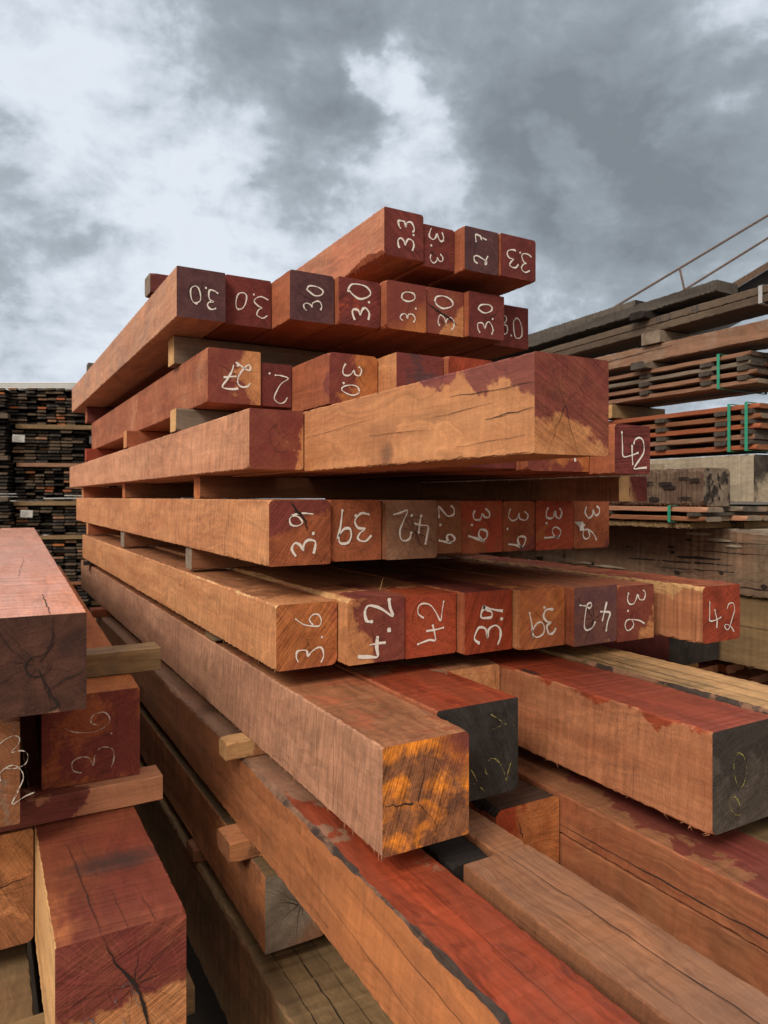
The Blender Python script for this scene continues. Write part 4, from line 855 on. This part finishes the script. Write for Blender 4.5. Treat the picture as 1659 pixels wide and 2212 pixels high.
rspacer('pale block under the black chalk-smeared end', (2.22, 2.50), (1.85, 1.94), (-.690, -.630), 'pale', 'pale')
rspacer('far block under the black chalk-smeared timber', (2.22, 3.1), (4.0, 4.1), (-.690, -.642), 'grey')
# pile of red battens whose ends face the viewer
rb = empty('batten_pack', (2.20, 1.35, -1.235 + CAM_H)); tag(rb, 'stepped pile of short red battens at the lower right behind the straw-coloured timber', 'batten pack')
bms = [timber_bm(.062, 2.6, .034, 300 + k, ch=.002, rough=.001, rings=12) for k in range(4)]; bmeshes = []
for k, bmk in enumerate(bms):
    o = mesh_obj('batten', bmk, [wood(('clay', 'redbrown', 'clay', 'pinktan')[k], seed=k * 2.2)] * 2 + [wood(('pinktan', 'pinktan', 'redbrown', 'dusty')[k], True, seed=k * 1.7)] + [M_CRACK, M_BARK])
    bmeshes.append(o.data); bpy.data.objects.remove(o)
rg = random.Random(9); cnt = 0
for r in range(8):
    for c in range(12):
        o = bpy.data.objects.new('batten', bmeshes[rg.randrange(4)]); COL.objects.link(o); o.parent = rb; cnt += 1
        o.location = (c * .072 + rg.uniform(-.004, .004) + .036 * (r % 2), .10 * r - .12 + rg.uniform(-.03, .03), .30 + r * .0362)
for k, yy in enumerate((.5, 1.8)):
    o = spacer('ground bearer under the pile of red battens' if k == 0 else 'second ground bearer under the pile of red battens', (2.15, 3.3), (1.35 + yy, 1.45 + yy), (-1.749, -.938), 'darkgrey', group='bearers in the right stack')
# lower right stack below, mostly hidden
for k, (x0, x1) in enumerate(((2.52, 2.8), (2.82, 3.1))):
    pass

# ================================================================== board packs far behind on the left
GB = 'dark board packs stacked at the back of the yard'
DARK = [wood('weathered', True, seed=1.), wood('charred', True, seed=2., dirt=.1), wood('darkgrey', True, seed=3., stain='charred', off=.0), wood('umber', True, seed=4.), wood('brown', True, seed=5.), wood('redbrown', True, seed=6.), wood('orange', True, seed=7.5)]
DSIDE = wood('charred', seed=2.5, chatter=.1)
BM = []
for k, m_ in enumerate(DARK):
    o = mesh_obj('board', timber_bm(.092, 2.4, .020, 500 + k, ch=.003, rough=.002, rings=6), [DSIDE, DSIDE, m_, M_CRACK, M_BARK]); BM.append(o.data); bpy.data.objects.remove(o)
BMW = []
for k, m_ in enumerate(DARK):
    o = mesh_obj('board', timber_bm(.118, 2.4, .023, 520 + k, ch=.003, rough=.002, rings=6), [DSIDE, DSIDE, m_, M_CRACK, M_BARK]); BMW.append(o.data); bpy.data.objects.remove(o)
FWD = Vector((math.sin(THETA), math.cos(THETA), 0)); RGT = Vector((math.cos(THETA), -math.sin(THETA), 0))
def back_column(px0, depth, specs, turn, seed, colname):
    """specs: list of (z0, z1, columns, weights, label, paper)"""
    rng = random.Random(seed)
    base = FWD * depth + RGT * ((px0 - 1536) / 2841 * depth); rz = -THETA + turn
    for i, (z0, z1, wide, wts, label, paper, dx) in enumerate(specs):
        root = empty('board_pack', (base.x + math.cos(rz) * dx, base.y + math.sin(rz) * dx, z0 + CAM_H), rz); tag(root, label, 'board pack', GB)
        meshes = BMW if wide else BM; bw = .124 if wide else .097; bt = .023 if wide else .020
        nb = int(.80 / bw); rows = int((z1 - z0) / (bt + .0115)); pit = (z1 - z0) / rows; c_ = 0
        for r_ in range(rows):
            for k in range(nb):
                if c_ >= 100: break
                me = meshes[rng.choices(range(7), wts)[0]]
                o = bpy.data.objects.new('board', me); COL.objects.link(o); o.parent = root; c_ += 1
                o.location = (k * bw + rng.uniform(-.004, .004) + .008 * math.sin(r_ * 1.7), (rng.uniform(.08, .2) if rng.random() < .22 else rng.uniform(-.03, .03)), r_ * pit + rng.uniform(0, .002))
                o.rotation_euler = (0, rng.uniform(-.012, .012) + (.10 * rng.choice((-1, 1)) * rng.random() if (r_ == rows - 1 and i == 0) else 0), 0)
        if paper:
            bmq = bmesh.new(); w_, h_ = .122, .078
            vs = [bmq.verts.new(p) for p in ((0, 0, 0), (w_, .004, 0), (w_, .002, h_), (0, 0, h_))]; bmq.faces.new(vs); bmesh.ops.solidify(bmq, geom=bmq.faces, thickness=.001)
            q = mesh_obj('paper_label', bmq, [M_PAPER], root); q.location = (paper[0] - .02, -.095, paper[1]); q.rotation_euler = (0, R(3), 0)
            bmq = bmesh.new()
            for k in range(5):
                ribbon(bmq, [(.012, .012 + k * .011), (.05 + .04 * rng.random(), .012 + k * .011)], [.0035, .0035], -.0015, 0)
            mesh_obj('label_print', bmq, [M_INK], q)
def bearer_far(px0, depth, z0, z1, turn, dx, label, pal):
    base = FWD * depth + RGT * ((px0 - 1536) / 2841 * depth); rz = -THETA + turn
    COUNT[0] += 1
    bm = timber_bm(.09, .86, z1 - z0, COUNT[0], rings=10)
    o = mesh_obj('bearer', bm, [wood(pal, seed=COUNT[0] * 1.1, dirt=.3)] * 2 + [wood(pal, True)] + [M_CRACK, M_BARK])
    o2 = o.copy(); COL.objects.link(o2); o2.location = (base.x + math.cos(rz) * dx - math.sin(rz) * 1.3, base.y + math.sin(rz) * dx + math.cos(rz) * 1.3, z0 + CAM_H); o2.rotation_euler = (0, 0, rz + R(-90)); tag(o2, 'rear partner of the ' + label, 'bearer', 'bearers between the far board packs')
    o.location = (base.x + math.cos(rz) * dx - math.sin(rz) * .04, base.y + math.sin(rz) * dx + math.cos(rz) * .04, z0 + CAM_H); o.rotation_euler = (0, 0, rz + R(-90)); tag(o, label, 'bearer', 'bearers between the far board packs')
DK = (6, 5, 5, 1.4, .2, .5, .3); DK2 = (6, 7, 4, .5, .1, .25, .1); MIX = (4, 4, 4, 2, .5, 1.1, .8)
D1 = 7.7; TU = R(11)
Zs = lambda y: (1988 - y) / 2841 * D1
back_column(48, D1, [
    (Zs(1697), Zs(1546), False, DK, 'dark board pack with a ragged top, highest of the central far column', None, -.04),
    (Zs(1850), Zs(1716), True, DK2, 'nearly black far board pack with a white paper label high on the left', (.05, .22), .0),
    (Zs(2004), Zs(1868), False, MIX, 'far board pack freckled with many orange board ends', None, .04),
    (Zs(2141), Zs(2024), True, DK, 'far board pack of wide boards with a white label near its upper left', (.09, .20), .04),
    (Zs(2330), Zs(2160), True, DK, 'far board pack of wide boards below the low white label', None, .04),
    (Zs(2480), Zs(2345), True, DK, 'far board pack in shadow, second from the ground', None, .04),
    (Zs(2620), Zs(2495), True, DK, 'far board pack in shadow resting near the ground', None, .04)], TU, 5, 'm')
for (a, b_, dx, lb, pl) in ((1715, 1698, .05, 'yellow far bearer under the ragged-topped pack', 'olive'), (1867, 1852, .06, 'tan far bearer under the nearly black pack', 'umber'),
                            (2022, 2006, .03, 'yellow-brown far bearer above the low white label', 'olive'), (2158, 2143, .08, 'yellow far bearer below the low white label', 'olive'), (2343, 2332, .05, 'far bearer in shadow among the packs', 'brown'),
                            (2493, 2482, .05, 'lowest far bearer in shadow but one', 'brown'), (2633, 2622, .05, 'far bearer on the ground under the central column', 'brown')):
    bearer_far(48, D1, Zs(a), Zs(b_), TU, dx, lb, pl)
back_column(-300, D1 - .3, [
    (Zs(1660), Zs(1560), False, DK2, 'black far board pack at the top of the leftmost column', None, .0),
    (Zs(1825), Zs(1682), True, DK2, 'dark far board pack at the left edge beside the gap', None, .03),
    (Zs(1985), Zs(1845), True, DK, 'brownish far board pack at the left edge above eye level', None, .06),
    (Zs(2160), Zs(2005), True, DK, 'brownish far board pack at the left edge below eye level', None, .08),
    (Zs(2340), Zs(2180), True, DK, 'low far board pack in the leftmost column', None, .1),
    (Zs(2600), Zs(2400), True, DK, 'lowest far board pack in the leftmost column', None, .1)], TU, 8, 'l')
for (a, b_, lb) in ((1681, 1662, 'orange far bearer at the left edge, upper'), (1844, 1827, 'tan far bearer at the left edge, middle'), (2004, 1987, 'brown far bearer at the left edge, lower'), (2178, 2162, 'low far bearer of the leftmost column'), (2398, 2342, 'thick low far bearer of the leftmost column'), (2680, 2602, 'ground bearer of the leftmost far column')):
    bearer_far(-300, D1 - .3, Zs(a), Zs(b_), TU, -.05, lb, 'weathered')
back_column(360, D1 + .35, [
    (Zs(1700), Zs(1640), False, DK2, 'small far board pack glimpsed between the tall stack and the central column', None, .0),
    (Zs(1850), Zs(1722), True, DK2, 'far board pack with a paper label glimpsed beside the tall stack', (.03, .23), .0),
    (Zs(2010), Zs(1870), False, MIX, 'far board pack behind the tall stack at eye level', None, .0),
    (Zs(2200), Zs(2030), True, DK, 'far board pack behind the tall stack below eye level', None, .0),
    (Zs(2600), Zs(2440), True, DK, 'far board pack behind the tall stack near the ground', None, .0),
    (Zs(2420), Zs(2220), True, DK, 'far board pack behind the tall stack in shadow', None, .0)], TU, 9, 'r')
for (a, b_, lb) in ((1721, 1702, 'tan far bearer glimpsed beside the tall stack'), (1869, 1852, 'far bearer hidden behind the tall stack'), (2028, 2012, 'far bearer behind the tall stack at eye level'), (2218, 2202, 'far bearer behind the tall stack below eye level'), (2438, 2422, 'far bearer behind the tall stack low down'), (2640, 2602, 'far ground bearer behind the tall stack')):
    bearer_far(360, D1 + .35, Zs(a), Zs(b_), TU, .02, lb, 'olive')

# ================================================================== distant gangway with handrails on the right
def tube(bm, a, b_, r, n=8):
    a = Vector(a); b_ = Vector(b_); q = (b_ - a).to_track_quat('Z', 'Y')
    A = [bm.verts.new(a + q @ Vector((math.cos(6.283 * k / n) * r, math.sin(6.283 * k / n) * r, 0))) for k in range(n)]
    B = [bm.verts.new(b_ + q @ Vector((math.cos(6.283 * k / n) * r, math.sin(6.283 * k / n) * r, 0))) for k in range(n)]
    for k in range(n): f = bm.faces.new((A[k], A[(k + 1) % n], B[(k + 1) % n], B[k])); f.smooth = True
    bm.faces.new(list(reversed(A))); bm.faces.new(B)
DG = 12.0
def gp(px, py, dd=0.0):
    p = FWD * (DG + dd) + RGT * ((px - 1536) / 2841 * DG); return Vector((p.x, p.y, CAM_H + (1988 - py) / 2841 * DG))
gang = empty('gangway', tuple(gp(2600, 1640) * 1.0)); tag(gang, 'rusty inclined gangway with two handrails rising behind the right stack', 'gangway')
inv = gang.location
def gmesh(name, fn, mat):
    bm = bmesh.new(); fn(bm)
    for v_ in bm.verts: v_.co -= inv
    return mesh_obj(name, bm, [mat], gang)
gmesh('handrail', lambda b: tube(b, gp(2100, 1443), gp(3400, 665), .019), M_RUST)
gmesh('handrail', lambda b: tube(b, gp(2100, 1556), gp(3400, 748), .019), M_RUST)
for px in (2268, 2447, 2718, 3250):
    yt = 1188 - (px - 2522) * .598 
    gmesh('post', lambda b: tube(b, gp(px, yt), gp(px + 42, yt + 190), .018), M_RUST)
def deck(b):
    for dd0, dd1, off0, off1 in ((0, .05, 0, 0), (.85, .9, 0, 0)):
        P4 = [gp(2100, 1630), gp(3400, 850), gp(3400, 880), gp(2100, 1660)]
        F1 = [b.verts.new(p + FWD * dd0) for p in P4]; F2 = [b.verts.new(p + FWD * dd1) for p in P4]
        b.faces.new(F1); b.faces.new(list(reversed(F2)))
        for k in range(4): b.faces.new((F1[k], F2[k], F2[(k + 1) % 4], F1[(k + 1) % 4]))
gmesh('stringer', deck, M_RUST)
def tread(b):
    P4 = [gp(2100, 1650), gp(3400, 870), gp(3400, 877), gp(2100, 1657)]
    F1 = [b.verts.new(p + FWD * .051) for p in P4]; F2 = [b.verts.new(p + FWD * .849) for p in P4]
    b.faces.new(F1); b.faces.new(list(reversed(F2)))
    for k in range(4): b.faces.new((F1[k], F2[k], F2[(k + 1) % 4], F1[(k + 1) % 4]))
gmesh('deck_plate', tread, M_MESH)
def skirt(b):
    P4 = [gp(2100, 1661), gp(3400, 881), gp(3400, 1060), gp(2100, 1740)]
    F1 = [b.verts.new(p + FWD * .40) for p in P4]; F2 = [b.verts.new(p + FWD * .46) for p in P4]
    b.faces.new(F1); b.faces.new(list(reversed(F2)))
    for k in range(4): b.faces.new((F1[k], F2[k], F2[(k + 1) % 4], F1[(k + 1) % 4]))
gmesh('side_panel', skirt, M_MESH)
for px, py in ((3380, 990), (2600, 1400), (2150, 1640)):
    p = gp(px, py, .43); gmesh('support_leg', lambda b: tube(b, p, (p.x, p.y, 0), .05), M_STEEL)

# pale shed roof far behind the left packs
bm = bmesh.new()
c0 = FWD * 30 + RGT * (-17.5)
sh = empty('shed', (c0.x, c0.y, 0), -THETA); tag(sh, 'distant pale shed whose flat roof edge shows behind the far board packs', 'shed')
def box(bm, lo, hi):
    vs = bmesh.ops.create_cube(bm, size=1)['verts']
    for v_ in vs: v_.co = Vector([(lo[k] + hi[k]) / 2 + v_.co[k] * (hi[k] - lo[k]) for k in range(3)])
box(bm, (0, 0, 0), (9, 6, 6.1)); mesh_obj('wall', bm, [plain('shed_wall', (.45, .46, .46), .8, .1, 2)], sh)
bm = bmesh.new()
for k in range(5): box(bm, (-.3, -.3 + k * .02, 6.15 + k * .09), (9.3, 6.3, 6.20 + k * .09))
mesh_obj('roof', bm, [plain('shed_roof', (.62, .65, .66), .6, .08, 2)], sh)
